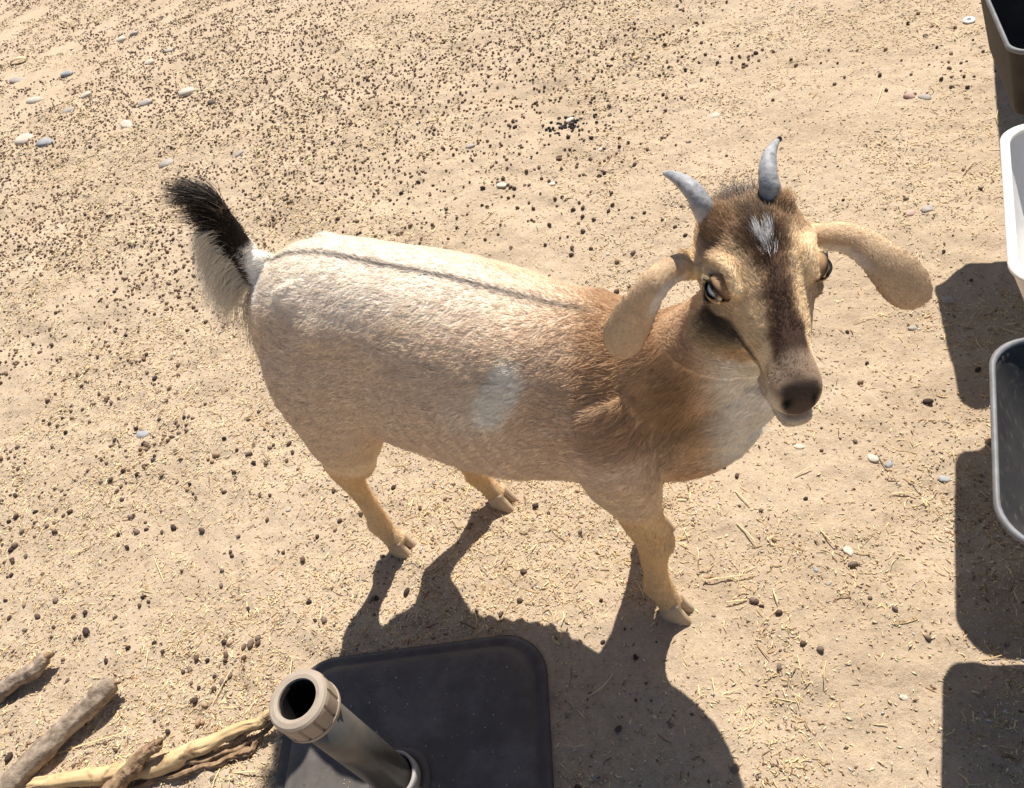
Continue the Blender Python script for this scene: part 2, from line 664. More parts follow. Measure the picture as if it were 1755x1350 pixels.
branch([(80, 1128, .040, .0125), (52, 1153, .036, .0155), (20, 1172, .030, .0165), (-20, 1200, .024, .018), (-140, 1290, .018, .020)],
       "short curved grey branch whose blunt tip points up, leftmost of the branches", m_bark, .002,
       [([(80, 1128, .040, .008), (88, 1119, .043, .006)], m_brownb)])
branch([(192, 1170, .045, .0170), (150, 1212, .042, .0185), (95, 1265, .036, .0195), (30, 1330, .030, .021), (-60, 1420, .022, .022)],
       "thick straight grey branch ending in a snapped tip", m_bark, .0012,
       [([(186, 1172, .045, .006), (206, 1168, .044, .003)], m_brownb)])
branch([(470, 1222, .045, .007), (430, 1243, .034, .0095), (372, 1270, .026, .012), (300, 1299, .022, .017), (235, 1320, .016, .017), (150, 1330, .012, .015), (60, 1345, .008, .013), (-40, 1390, .006, .012)],
       "pale peeled yellow branch running along the ground toward the tube", m_peeled, .004,
       [([(372, 1270, .024, .006), (415, 1262, .022, .005), (448, 1247, .03, .0045), (475, 1232, .035, .003)], m_brownb),
        ([(300, 1305, .018, .006), (360, 1300, .012, .005), (405, 1285, .01, .006), (440, 1262, .016, .005), (470, 1240, .02, .004)], m_brownb)])
branch([(276, 1272, .060, .006), (262, 1282, .055, .0105), (232, 1312, .046, .014), (200, 1345, .036, .016), (150, 1400, .026, .018)],
       "splintered brown branch lying across the pale peeled one", m_brownb, .003,
       [([(276, 1272, .06, .004), (281, 1262, .064, .002)], m_brownb)])
branch([(452, 1262, .012, .0035), (420, 1290, .012, .005), (380, 1308, .011, .005), (330, 1318, .011, .005), (270, 1336, .010, .005), (220, 1352, .01, .005)],
       "thin dark twig in the shade below the pale peeled branch", m_brownb, .004)



# ------------------------------------------------------------------ the goat
GP = np.array([-.219, .933, 0.0])
GA = math.radians(-34.31)
ga = np.array([math.cos(GA), math.sin(GA), 0])
gl = np.array([-math.sin(GA), math.cos(GA), 0])      # goat's left; the camera stands on its right


def to_goat(p):
    p = np.asarray(p) - GP
    return np.stack([p @ ga, p @ gl, p[..., 2]], -1)


def goat_dir(v):
    return np.array([v @ ga, v @ gl, v[2]])


goat = thing("goat", tuple(GP), GA, "tan and cream young goat with grey horns and drooping ears, looking up", "goat")

# head frame: F to the nose, U out of the forehead, RR to the goat's left (picture right)
hc_w = depth_point(1309, 480, .745)
b_ = CAM - hc_w
b_ /= np.linalg.norm(b_)
d_ = dn - b_ * (dn @ b_)
d_ /= np.linalg.norm(d_)
r_ = rt - b_ * (rt @ b_) - d_ * (rt @ d_)
r_ /= np.linalg.norm(r_)
AL, BE = math.radians(32), math.radians(8)
e1 = .345 * r_ + .938 * d_
e1 /= np.linalg.norm(e1)
F = e1 * math.cos(AL) + b_ * math.sin(AL)
RR = r_ * math.cos(BE) - b_ * math.sin(BE)
RR -= F * (RR @ F)
RR /= np.linalg.norm(RR)
U = np.cross(RR, F)
if U @ b_ < 0:
    U = -U
HC = to_goat(hc_w - b_ * .024)
F, RR, U = goat_dir(F), goat_dir(RR), goat_dir(U)


SN = .73    # short young muzzle


def H(f, u, r):
    f = f * SN if f > 0 else f
    return HC + F * f + U * u + RR * r


bm = bmesh.new()
# torso: x, half width, top, bottom, sideways shift of the spine (goat's left positive)
TOR = [(-.105, .040, .625, .52, .0), (-.09, .070, .660, .47, .0), (-.06, .092, .695, .435, .0), (-.02, .107, .718, .405, .0), (.03, .116, .728, .385, .0),
       (.08, .120, .724, .365, .002), (.14, .127, .712, .362, .002), (.20, .132, .702, .350, .0), (.27, .132, .690, .343, -.004), (.33, .121, .678, .352, -.008),
       (.39, .108, .664, .352, -.010), (.44, .096, .650, .352, -.010), (.49, .080, .630, .356, -.008), (.53, .060, .600, .366, -.005), (.555, .038, .55, .385, -.005)]
P = catmull(TOR, 4)
cen = np.stack([P[:, 0], P[:, 4], (P[:, 2] + P[:, 3]) / 2], 1)
rings(bm, cen, [np.array([0, q_, 0]) for q_ in P[:, 1]], [np.array([0, 0, (a - b) / 2]) for a, b in zip(P[:, 2], P[:, 3])], 40)
# neck: from the shoulders up to the skull
limb(bm, [(.40, -.005, .515, .078, .110), (.455, -.012, .535, .070, .100), (.505, -.020, .570, .062, .082), (.550, -.030, .615, .055, .066),
          (.585, -.040, .660, .050, .058), (.610, -.045, .700, .046, .052)], side=(0, 1, 0), seg=28)
# brisket
limb(bm, [(.44, -.005, .42, .066, .056), (.50, -.01, .422, .058, .056), (.545, -.015, .455, .048, .054), (.585, -.025, .52, .042, .046)], seg=24)
# flesh under the throat
limb(bm, [(.53, -.02, .47, .045, .045), (.588, -.04, .545, .040, .042), (.630, -.05, .615, .034, .034)], seg=20)


def leg_paths(sg):
    far = sg > 0           # goat's left is the far side
    o = 0.0
    if not far:
        hind = [(.03, .05, .62, .055, .085), (.015, .062, .55, .060, .105), (-.005, .068, .48, .057, .094), (-.022, .070, .425, .047, .075), (-.043, .069, .370, .037, .060),
                (-.060, .066, .325, .028, .051), (-.080, .063, .295, .0225, .0370), (-.087, .061, .262, .0190, .0250), (-.088, .060, .215, .0150, .0165), (-.087, .060, .165, .0140, .0155),
                (-.090, .060, .118, .0150, .0170), (-.094, .060, .094, .0175, .0200), (-.090, .060, .070, .0150, .0165), (-.083, .060, .048, .0155, .018), (-.080, .060, .036, .0165, .021)]
        front = [(.40, .065, .56, .045, .080), (.425, .078, .49, .046, .074), (.440, .082, .43, .042, .060), (.447, .079, .380, .035, .047), (.452, .075, .335, .0275, .037),
                 (.458, .073, .290, .0235, .029), (.465, .071, .255, .0225, .0245), (.469, .070, .232, .0235, .0250), (.464, .070, .208, .0190, .0205), (.460, .070, .165, .0150, .0175),
                 (.459, .070, .120, .0150, .0170), (.458, .070, .086, .0180, .0205), (.466, .070, .062, .0155, .0175), (.470, .070, .045, .0160, .0185), (.472, .070, .036, .017, .021)]
    else:
        hind = [(.03, .05, .62, .055, .085), (.035, .062, .55, .060, .100), (.045, .068, .48, .057, .090), (.055, .070, .425, .047, .070), (.045, .071, .370, .035, .050),
                (.027, .072, .325, .024, .034), (.018, .074, .295, .0205, .0265), (.022, .076, .262, .0180, .0210), (.033, .078, .215, .0150, .0165), (.046, .080, .165, .0140, .0155),
                (.058, .082, .118, .0150, .0170), (.063, .083, .094, .0175, .0200), (.072, .084, .070, .0150, .0165), (.082, .085, .048, .0155, .018), (.087, .085, .036, .0165, .021)]
        front = [(.40, .055, .56, .045, .078), (.415, .068, .49, .046, .072), (.420, .072, .43, .042, .058), (.417, .073, .380, .035, .046), (.414, .074, .335, .0275, .036),
                 (.412, .074, .290, .0235, .028), (.412, .075, .255, .0225, .0245), (.413, .075, .232, .0235, .0250), (.408, .076, .208, .0190, .0205), (.404, .077, .165, .0150, .0175),
                 (.402, .078, .120, .0150, .0170), (.401, .078, .086, .0180, .0205), (.408, .078, .062, .0155, .0175), (.412, .078, .045, .0160, .0185), (.414, .078, .036, .017, .021)]
    k = lambda z: 1 + .20 * min(max((.34 - z) / .08, 0), 1)
    return [[(x, sg * y, z, a * k(z), b * k(z)) for x, y, z, a, b in pth] for pth in (hind, front)]


hoof_spots = []
for sg in (-1, 1):
    for pth in leg_paths(sg):
        limb(bm, pth, n=4, seg=20)
        hoof_spots.append((pth[-1][0], pth[-1][1]))
        # dew claws behind the fetlock
        fx, fy, fz = pth[-4][:3]
        for q_ in (-1, 1):
            limb(bm, [(fx - .012, fy + q_ * .007, fz - .002, .005, .006), (fx - .024, fy + q_ * .009, fz - .012, .004, .005)], n=2, seg=8)
    # point of the hock
    hx, hy, hz_ = leg_paths(sg)[0][6][:3]
    limb(bm, [(hx + .005, hy, hz_ + .02, .014, .02), (hx - .018, hy, hz_ + .012, .011, .012), (hx - .020, hy, hz_ - .015, .010, .010)], n=3, seg=12)
# tail core
limb(bm, [(-.050, .0, .690, .018, .020), (-.060, .0, .704, .016, .018), (-.066, .0, .716, .010, .012)], n=3, seg=14)
limb(bm, [(-.06, .0, .655, .030, .032), (-.078, .0, .690, .024, .026), (-.083, .0, .720, .018, .019), (-.080, .0, .760, .012, .013), (-.076, .0, .800, .008, .009)], n=4, seg=16)
# hip bones
limb(bm, [(.02, .04, .68, .04, .04), (.03, .062, .672, .025, .027)], n=3, seg=14)
limb(bm, [(.02, -.04, .68, .04, .04), (.03, -.062, .672, .025, .027)], n=3, seg=14)

# head: rows f, u, half width, half height
HEAD = [(-.100, -.012, .030, .030), (-.085, -.008, .044, .043), (-.060, -.004, .053, .052), (-.03, -.004, .0575, .055), (0, -.010, .0565, .053), (.025, -.015, .0470, .049),
        (.05, -.018, .0385, .044), (.075, -.021, .0315, .039), (.10, -.024, .0255, .0340), (.125, -.027, .0240, .030), (.145, -.030, .0258, .028), (.162, -.033, .0240, .024), (.173, -.036, .017, .017)]
P = catmull(HEAD, 4)
rings(bm, np.array([H(a, b, 0) for a, b in P[:, :2]]), [RR * q_ for q_ in P[:, 2]], [U * q_ for q_ in P[:, 3]], 36, power=.92)


def hlimb(rows, side=None, n=4, seg=16):
    limb(bm, [(*H(f, u, r), a, b) for f, u, r, a, b in rows], side=RR if side is None else side, n=n, seg=seg)


# lower jaw, chin
hlimb([(-.03, -.040, 0, .030, .024), (.02, -.048, 0, .023, .019), (.07, -.055, 0, .017, .015), (.12, -.060, 0, .018, .013), (.158, -.061, 0, .0190, .0125), (.180, -.059, 0, .015, .010)])
# cheeks
for q_ in (-1, 1):
    hlimb([(-.035, -.030, q_ * .027, .013, .019), (.0, -.032, q_ * .024, .012, .018), (.04, -.040, q_ * .017, .011, .015)], n=3)
    # brow and orbit
    hlimb([(-.034, .016, q_ * .046, .010, .010), (-.020, .029, q_ * .0445, .008, .007), (.004, .036, q_ * .0395, .006, .006), (.034, .022, q_ * .036, .006, .007)], n=3)
    hlimb([(-.018, -.010, q_ * .053, .006, .006), (.004, -.014, q_ * .0530, .006, .006), (.030, -.008, q_ * .046, .006, .006)], n=3)
    # eyelids
    hlimb([(-.010, .011, q_ * .0550, .0036, .0036), (-.001, .0205, q_ * .0570, .0042, .0042), (.013, .0225, q_ * .0545, .0042, .0042), (.029, .0140, q_ * .0500, .0036, .0036)], n=4, seg=10)
    hlimb([(-.010, .010, q_ * .0555, .0030, .0030), (.002, .0010, q_ * .0600, .0032, .0032), (.016, .0015, q_ * .0575, .0032, .0032), (.030, .011, q_ * .0505, .0030, .0030)], n=4, seg=10)
    # nostril wings and lips
    hlimb([(.150, -.020, q_ * .016, .008, .010), (.163, -.026, q_ * .0145, .007, .009), (.168, -.034, q_ * .010, .006, .007)], n=3, seg=12)
    hlimb([(.115, -.044, q_ * .020, .008, .010), (.140, -.047, q_ * .019, .008, .009), (.160, -.045, q_ * .012, .008, .008)], n=3, seg=12)
    # horn pedicel
    q_ = q_ if q_ < 0 else .78
    hlimb([(-.040, .028, q_ * .030, .016, .018), (-.056, .038, q_ * .034, .0145, .0155), (-.064, .044, q_ * .036, .012, .013)], n=3, seg=16)
_j = H(.03, -.052, -.004)
limb(bm, [(.575, -.030, .600, .052, .050), (.600, -.040, .640, .044, .044), (*((np.array([.612, -.045, .665]) + _j) / 2), .034, .034), (*_j, .026, .024)], seg=20)
# Roman nose bridge
hlimb([(-.02, .030, 0, .030, .016), (.03, .022, 0, .022, .013), (.07, .012, 0, .0175, .011), (.11, .001, 0, .0155, .010), (.145, -.010, 0, .014, .009)])


# ears: rows of picture x, y, distance, half width, curl (radians of the folded half arc)
def ear(rows, mirror, thick=.0031):
    pts = []
    for x, y, dep, hw, curl in rows:
        pw = to_goat(depth_point(x, y, dep))
        pts.append((*pw, hw, curl))
    P = catmull(pts, 6)
    c = P[:, :3]
    T = np.gradient(c, axis=0)
    T /= np.linalg.norm(T, axis=1)[:, None]
    vb = goat_dir(b_)
    prev = None
    m = 12
    for i in range(len(c)):
        nrm = vb - T[i] * (vb @ T[i])
        nrm /= np.linalg.norm(nrm)
        sd_ = np.cross(T[i], nrm) * mirror
        hw, curl = P[i, 3], max(P[i, 4], .05)
        tt = thick * (1 if i < len(c) - 3 else .8)
        Rr = hw / curl
        outer, inner = [], []
        for k in range(m + 1):
            a = (k / m * 2 - 1) * curl
            edge = 1 - .55 * abs(k / m * 2 - 1) ** 3
            off = sd_ * (Rr * math.sin(a)) - nrm * (Rr * (1 - math.cos(a)))
            nn_ = nrm * math.cos(a) + sd_ * math.sin(a)
            outer.append(bm.verts.new(Vector(c[i] + off + nn_ * tt * edge)))
            inner.append(bm.verts.new(Vector(c[i] + off - nn_ * tt * edge)))
        ring = outer + inner[::-1]
        if prev:
            for k in range(len(ring)):
                j = (k + 1) % len(ring)
                bm.faces.new((prev[k], prev[j], ring[j], ring[k]))
        else:
            bm.faces.new(ring)
        prev = ring
    bm.faces.new(prev[::-1])


EAR_R = [(1220, 458, .80, .018, 1.2), (1186, 455, .79, .0185, 1.15), (1152, 462, .785, .0185, 1.1), (1122, 485, .785, .0190, .85), (1098, 520, .80, .0215, .6), (1078, 557, .82, .0255, .42), (1064, 586, .835, .0250, .35), (1057, 603, .845, .018, .3), (1053, 612, .85, .008, .3)]
EAR_L = [(1372, 408, .80, .018, 1.2), (1405, 405, .79, .0185, 1.15), (1440, 405, .785, .0190, 1.1), (1475, 416, .78, .0195, .8), (1507, 440, .775, .0215, .6), (1536, 468, .775, .0250, .42), (1562, 497, .78, .0240, .35), (1577, 515, .785, .018, .3), (1583, 524, .787, .008, .3)]
ear(EAR_R, 1)
ear(EAR_L, -1)

bmesh.ops.recalc_face_normals(bm, faces=bm.faces)
raw = bpy.data.meshes.new("raw")
bm.to_mesh(raw)
bm.free()
tmp = bpy.data.objects.new("raw", raw)
C.objects.link(tmp)
md = tmp.modifiers.new("r", 'REMESH')
md.mode = 'VOXEL'
md.voxel_size = .0031
md.adaptivity = 0
m2 = tmp.modifiers.new("s", 'SMOOTH')
m2.factor = .5
m2.iterations = 7
dg = bpy.context.evaluated_depsgraph_get()
body = bpy.data.meshes.new_from_object(tmp.evaluated_get(dg))
bpy.data.objects.remove(tmp)
nvb = len(body.vertices)
V = np.empty(nvb * 3)
body.vertices.foreach_get("co", V)
V = V.reshape(-1, 3)
Nn = np.empty(nvb * 3)
body.vertices.foreach_get("normal", Nn)
Nn = Nn.reshape(-1, 3)


def hcoords(p):
    d = p - HC
    f = d @ F
    return np.where(f > 0, f / SN, f), d @ U, d @ RR


# nostrils, mouth line and the hollows round the eyes
f, u, r = hcoords(V)
ar = np.abs(r)
nx = (f - .170) * .6 + (ar - .0125) * .8
ny = (ar - .0125) * .6 - (f - .170) * .8
push = .0095 * np.exp(-((nx / .0070) ** 2 + ((u + .028) / .0060) ** 2 + (ny / .0036) ** 2))
inh = (f > .06) & (ar < .05)
ml = np.exp(-((u + .0505 - .02 * (ar < 9) * ss(.15, .06, f) * .3) / .0022) ** 2) * (f > .07) * inh
push += .0022 * ml
eyeF, eyeU, eyeR_ = .010, .0130, .0520
de = np.sqrt((f - eyeF) ** 2 + (u - eyeU) ** 2 + (ar - eyeR_ - .006) ** 2)
push += .0022 * np.exp(-(de / .0105) ** 2)
V = V - Nn * push[:, None]
# slight lumps: ribs, muscle, loose skin
at_ = np.abs(V[:, 1])


def lump(x0, y0, z0, rx, ry, rz, h_):
    return h_ * np.exp(-(((V[:, 0] - x0) / rx) ** 2 + ((at_ - y0) / ry) ** 2 + ((V[:, 2] - z0) / rz) ** 2))


anat = lump(.055, .088, .660, .026, .035, .022, .0070) + lump(-.075, .05, .655, .022, .03, .025, .005)       # hip and pin bones
anat += lump(.115, .115, .590, .045, .05, .050, -.0090)                                                    # hollow of the flank
anat += lump(.035, .10, .50, .030, .05, .085, .0035) + lump(.068, .10, .44, .020, .05, .040, -.0045)         # thigh muscle and its fold
for k_ in range(7):                                                                                        # shoulder blade
    anat += lump(.405 + .006 * k_, .09, .625 - .024 * k_, .013, .05, .02, .0036)
anat += lump(.355, .11, .52, .022, .05, .10, -.0050) + lump(.455, .10, .455, .028, .05, .030, .0060)          # behind the shoulder, point of shoulder
anat += lump(.395, .10, .385, .020, .05, .022, .0050)                                                       # elbow
V = V + Nn * anat[:, None]
far_h = ss(.16, .22, np.linalg.norm(V - HC, axis=1)) * ss(.30, .40, V[:, 2])
V = V + Nn * ((.0012 * fbm(V[:, 0] * 24, V[:, 1] * 24, V[:, 2] * 24, 61, 2) + .0040 * vnoise(V[:, 0] * 9 + 4, V[:, 1] * 9, V[:, 2] * 9, 67)) * far_h)[:, None]
V = V + Nn * (.0021 * np.sin(V[:, 0] * 215 + V[:, 2] * 30) * ss(.10, .16, V[:, 0]) * ss(.36, .30, V[:, 0]) * ss(.36, .42, V[:, 2]) * ss(.62, .55, V[:, 2]))[:, None]
body.vertices.foreach_set("co", V.ravel())
body.update()
body.polygons.foreach_set("use_smooth", np.ones(len(body.polygons), dtype=bool))

WX, WZ = .318, .598
CREAM, CREAM2 = lin(251, 235, 218), lin(244, 219, 192)
GREYTAN, TAN, TAN2 = lin(238, 215, 188), lin(236, 204, 158), lin(218, 180, 128)
RUST, DBROWN, WHITE = lin(192, 154, 112), lin(118, 84, 58), lin(246, 240, 228)
BLACK, FAWN, MUZ = lin(34, 26, 22), lin(246, 220, 180), lin(196, 176, 152)


def mixc(a, b, m):
    return a * (1 - m[:, None]) + b * m[:, None]


def coat_color(p, tips=None):
    """coat pattern by anatomy: p in goat coordinates"""
    x, y, z = p.T
    t = -y
    n1 = fbm(x * 9, y * 9, z * 9, 71, 4)
    n2 = fbm(x * 30, y * 60, z * 60, 81, 4)
    n3 = fbm(x * 140, y * 200, z * 200, 91, 3)
    col = np.tile(CREAM2, (len(p), 1))
    # pale back, greyer flank, tan belly and thigh
    col = mixc(col, np.tile(CREAM, (len(p), 1)), ss(.64, .70, z + .010 * n1))
    gf = ss(.70, .64, z + .015 * n1) * ss(.40, .47, z + .02 * n1) * ss(-.12, -.04, x) * ss(.44, .34, x)
    col = mixc(col, GREYTAN, gf * .75)
    col = mixc(col, FAWN, ss(.46, .38, z + .02 * n1) * ss(.5, .4, np.abs(z - .0) * 0) * .0 + ss(.46, .40, z + .02 * n1) * .6)
    # thigh edge
    col = mixc(col, FAWN, ss(-.04, -.10, x + .01 * n1) * ss(.62, .5, z) * .7)
    # speckle of the agouti hairs
    sp = ss(.1, .9, n3 + .4 * n2) * ss(.40, .46, z) * ss(.70, .66, z)
    col = mixc(col, GREYTAN * .62, sp * .20 * ss(.50, .44, x))
    # legs
    lg = ss(.335, .285, z + .012 * n1 + .03 * (x > .3) * -1)
    col = mixc(col, TAN, lg)
    col = mixc(col, TAN2, lg * ss(-.2, .6, n1) * .6)
    col = mixc(col, lin(205, 178, 142), lg * ss(.11, .07, z) * .6)
    # brown hock back and inner hind shank
    hk = ss(.33, .31, z) * ss(.245, .27, z) * ss(-.100, -.108, x) * (x < 0)
    col = mixc(col, lin(110, 72, 36), hk * .8)
    # shoulder and neck: rust to dark brown on top
    sh = ss(.33, .45, x + .03 * n1) * ss(.455, .53, z + .02 * n1)
    col = mixc(col, RUST, sh * .8)
    nk = ss(.47, .54, x - .4 * (z - .6) + .015 * n1) * ss(.55, .61, z + .02 * n1) * ss(.565, .535, x)
    col = mixc(col, DBROWN * 1.5, nk * .55 * ss(-.5, .7, n2 + n1 * .5 + .5))
    sd2 = np.exp(-((x - .515 - .15 * (z - .5) + .008 * n1) / .028) ** 2) * ss(.40, .47, z) * ss(.66, .6, z) * ss(.02, .05, t)
    col = mixc(col, RUST * .62, sd2 * .65)
    fr = ss(.515, .55, x - .25 * (z - .5) + .01 * n1) * (z > .40)
    col = mixc(col, lin(222, 186, 140), fr * .8)
    # white throat and breast
    th = ss(.540, .592, x - .10 * (z - .5) + .010 * n1) * (z > .36)
    col = mixc(col, WHITE, th * ss(.385, .47, z + .01 * n1) * .92)
    # white flank patch
    wp = np.exp(-(((x - WX) / .036) ** 2 + ((z - WZ - .6 * (x - WX)) / .036) ** 2) ** 1.4) * (t > .04)
    wp = ss(.22, .75, wp * (1 + .5 * n2 + .35 * n1))
    col = mixc(col, lin(248, 240, 226), wp * .95)
    wp2 = np.exp(-(((x - WX + .055) / .03) ** 2 + ((z - WZ + .03) / .03) ** 2)) * (t > .04)
    col = mixc(col, lin(236, 224, 208), wp2 * .5)
    # belly white
    col = mixc(col, lin(225, 212, 190), ss(.355, .338, z) * ss(.10, .2, x) * ss(.36, .3, x) * .7)
    # dorsal stripe
    tsp = np.interp(x, [q_[0] for q_ in TOR], [-q_[4] for q_ in TOR])
    ds = np.exp(-((t - tsp - .002 * n1) / .0048) ** 2) * (z > .62) * ss(-.085, -.06, x) * ss(.46, .38, x)
    col = mixc(col, lin(70, 64, 60), ds * .85)
    # tail: black above, brown beneath, pale knob in front of the root
    tl = (x < -.045) & (z > .675)
    col = np.where(tl[:, None], mixc(np.tile(BLACK, (len(p), 1)), lin(250, 242, 232), ss(-.080, -.070, x) * ss(.742, .728, z)), col)
    ru = ss(-.092, -.106, x) * ss(.56, .60, z) * (z < .70) * ss(.035, .015, np.abs(t))
    col = mixc(col, lin(92, 56, 36), ru * .9)
    # ---------------- head
    f, u, r = hcoords(p)
    ar = np.abs(r)
    inhead = ss(-.115, -.095, f) * ss(.085, .070, ar) * ss(-.098, -.080, u) * ss(.30, .25, np.sqrt(f * f + u * u + r * r)) * (ar < .085)
    inhead = inhead * np.where(f < 0, ss(-.055, -.03, u), np.where(f < .09, ss(-.068 + .2 * (.0 - f) * 0, -.048, u), 1))
    wd = np.interp(f, [q_[0] for q_ in HEAD], [q_[2] for q_ in HEAD])
    ht = np.interp(f, [q_[0] for q_ in HEAD], [q_[3] for q_ in HEAD])
    uc = np.interp(f, [q_[0] for q_ in HEAD], [q_[1] for q_ in HEAD])
    phi = np.degrees(np.arctan2(ar / wd, (u - uc) / ht)) + 5 * n1
    hcx = np.tile(lin(236, 208, 168), (len(p), 1))
    # cheeks below
    hcx = mixc(hcx, lin(222, 192, 150), ss(85, 105, phi))
    # dark streak below the eye to the corner of the mouth
    dk = np.exp(-((phi - 97) / np.interp(f, [0, .05, .08, .13], [17, 17, 9, 6])) ** 2) * ss(-.004, .010, f) * (1 - .5 * ss(.07, .12, f)) * ss(.15, .12, f)
    hcx = mixc(hcx, lin(52, 40, 32), dk * .92)
    # brown crown
    cr = ss(-.012, -.035, f + .006 * n1) * ss(78, 55, phi + 8 * n2)
    hcx = mixc(hcx, lin(156, 118, 84), cr * .78)
    hcx = mixc(hcx, lin(78, 56, 40), cr * ss(.1, .9, n2 + .5 * n3) * .6)
    # bridge stripe
    wst = np.interp(f, [-.08, -.03, 0, .04, .09, .15], [34, 28, 20, 22, 33, 60])
    st = ss(wst + 7, wst - 8, phi + 7 * n2)
    hcx = mixc(hcx, lin(116, 84, 60), st * ss(-.05, -.02, f) * .9)
    st2 = ss(wst - 3, wst - 17, phi + 9 * n2) * ss(-.035, .01, f)
    hcx = mixc(hcx, lin(62, 46, 40), st2 * .85)
    cen_ = np.exp(-((ar - .006) / .010) ** 2) * ss(.0, -.02, f) * ss(-.070, -.05, f) * (u > 0)
    hcx = mixc(hcx, lin(44, 32, 26), cen_ * .8 * (1 - np.exp(-(((f + .020) / .012) ** 2 + (r / .010) ** 2))))
    # white tuft on the forehead
    wt = np.exp(-(((f + .014) / .010) ** 2 + ((ar - .40 * np.clip(-.006 - f, 0, .02)) / .0042) ** 2)) * (u > 0)
    hcx = mixc(hcx, lin(245, 243, 240), ss(.25, .6, wt))
    gt = np.exp(-(((f + .082) / .014) ** 2 + (r / .015) ** 2)) * (u > -.02)
    hcx = mixc(hcx, lin(170, 158, 148), gt * .8)
    # muzzle
    mz = ss(.112, .132, f)
    hcx = mixc(hcx, lin(164, 140, 118), mz * ss(95, 70, phi) * .85)
    hcx = mixc(hcx, MUZ, mz * ss(85, 112, phi) * .9)
    ns = ss(.150, .160, f) * ss(-.050, -.043, u) * ss(.0215, .015, ar + .35 * np.clip(-.03 - u, 0, 1))
    hcx = mixc(hcx, lin(206, 192, 174), ss(.140, .152, f) * ss(-.018, -.032, u) * .8)
    hcx = mixc(hcx, lin(66, 55, 50), ns * .93)
    nx = (f - .170) * .6 + (ar - .0125) * .8
    ny = (ar - .0125) * .6 - (f - .170) * .8
    nstr = np.exp(-((nx / .0090) ** 2 + ((u + .028) / .0085) ** 2 + (ny / .0045) ** 2))
    hcx = mixc(hcx, lin(10, 8, 8), np.clip(nstr * 1.5, 0, 1))
    mlc = np.exp(-((u + .0505) / .003) ** 2) * (f > .09)
    hcx = mixc(hcx, lin(52, 42, 38), mlc * .8)
    # lids
    de = np.sqrt((f - eyeF) ** 2 + (u - eyeU) ** 2 + (ar - eyeR_) ** 2)
    hcx = mixc(hcx, lin(30, 22, 20), ss(.0195, .0145, de))
    hcx = mixc(hcx, lin(236, 212, 170), np.exp(-(((f + .016) / .010) ** 2 + ((u + .004) / .014) ** 2)) * (ar > .045) * .7)
    col = mixc(col, hcx, np.clip(inhead, 0, 1))
    # ears
    el = np.linalg.norm(p - HC, axis=1)
    ea = ss(.064, .074, ar) * (z > .48) * ((np.abs(f) < .25)) * ((x > .60) | (p[:, 1] < -.045)) * ear_mask(p)
    ecol = mixc(np.tile(lin(216, 186, 150), (len(p), 1)), lin(200, 170, 138), ss(-.3, .6, n1))
    lo, ed = ear_low(p)
    ecol = mixc(ecol, lin(236, 228, 216), lo)
    ecol = mixc(ecol, lin(150, 122, 98), ed * .7)
    col = mixc(col, ecol, ea)
    return col * (1 + .10 * n3 + .05 * n2)[:, None]


def _earline(rows):
    return catmull([(*to_goat(depth_point(x, y, d)), hw, c_) for x, y, d, hw, c_ in rows[1:]], 6)


EL1, EL2 = _earline(EAR_R), _earline(EAR_L)


def ear_low(p):
    """pale lining that shows where the lower edge folds near the root, and the thin dark margin"""
    lo = np.zeros(len(p))
    ed = np.zeros(len(p))
    vb = goat_dir(b_)
    for E_, m_ in ((EL1, 1), (EL2, -1)):
        T = np.gradient(E_[:, :3], axis=0)
        T /= np.linalg.norm(T, axis=1)[:, None]
        near_ = np.linalg.norm(p - E_[len(E_) // 2, :3], axis=1) < .14
        idx = np.where(near_)[0]
        if len(idx) == 0:
            continue
        dd = ((p[idx][:, None, :] - E_[None, :, :3]) ** 2).sum(-1).argmin(1)
        nr = vb - T[dd] * (T[dd] @ vb)[:, None]
        nr /= np.linalg.norm(nr, axis=1)[:, None]
        sd_ = np.cross(T[dd], nr)
        q_ = ((p[idx] - E_[dd, :3]) * sd_).sum(1) / E_[dd, 3]
        q_ = q_ * m_ * EAR_SIDE
        frac = dd / len(E_)
        lo[idx] = np.maximum(lo[idx], ss(.35, .6, q_) * ss(.50, .36, frac) * .8)
        ed[idx] = np.maximum(ed[idx], ss(.80, .95, np.abs(q_)) * ss(.2, .4, frac))
    return lo, ed


EAR_SIDE = -1


def ear_mask(p):
    out = np.zeros(len(p))
    for E_ in (EL1, EL2):
        for q_ in E_[2:]:
            out = np.maximum(out, ss(q_[3] * 1.45 + .010, q_[3] * 1.2 + .004, np.linalg.norm(p - q_[:3], axis=1)))
    return out


set_tint(body, np.clip(coat_color(V), 0, 1), "tint")
m_skin = attr_mat("goat_skin", "tint", .8, .2, 260, .18)
link("body", body, m_skin, goat)

# horns
m_horn = noisy_mat("grey_horn", (.20, .205, .22), (.36, .365, .385), 130, .5, .4, .7, .0015, dust=(.50, .485, .47), dust_scale=90, dust_lo=.45, dust_hi=.75)


def horn(rows):
    P = catmull([(*to_goat(depth_point(x, y, d)), r1, r2) for x, y, d, r1, r2 in rows], 8)
    k = np.arange(len(P))
    ringy = 1 + .03 * np.sin(k * 1.9) * np.linspace(1, .2, len(P)) + .02 * vnoise(k * .8, k * 0 + 1.7, None, 33)
    P[:, 3] *= ringy * .89
    P[:, 4] *= ringy * .89
    c = P[:, :3]
    T = np.gradient(c, axis=0)
    T /= np.linalg.norm(T, axis=1)[:, None]
    bm = bmesh.new()
    U_, V_ = [], []
    for i in range(len(c)):
        uu = F - T[i] * (F @ T[i])
        uu /= np.linalg.norm(uu)
        U_.append(uu * P[i, 3])
        V_.append(np.cross(T[i], uu) * P[i, 4])
    rings(bm, c, U_, V_, 24)
    return bm


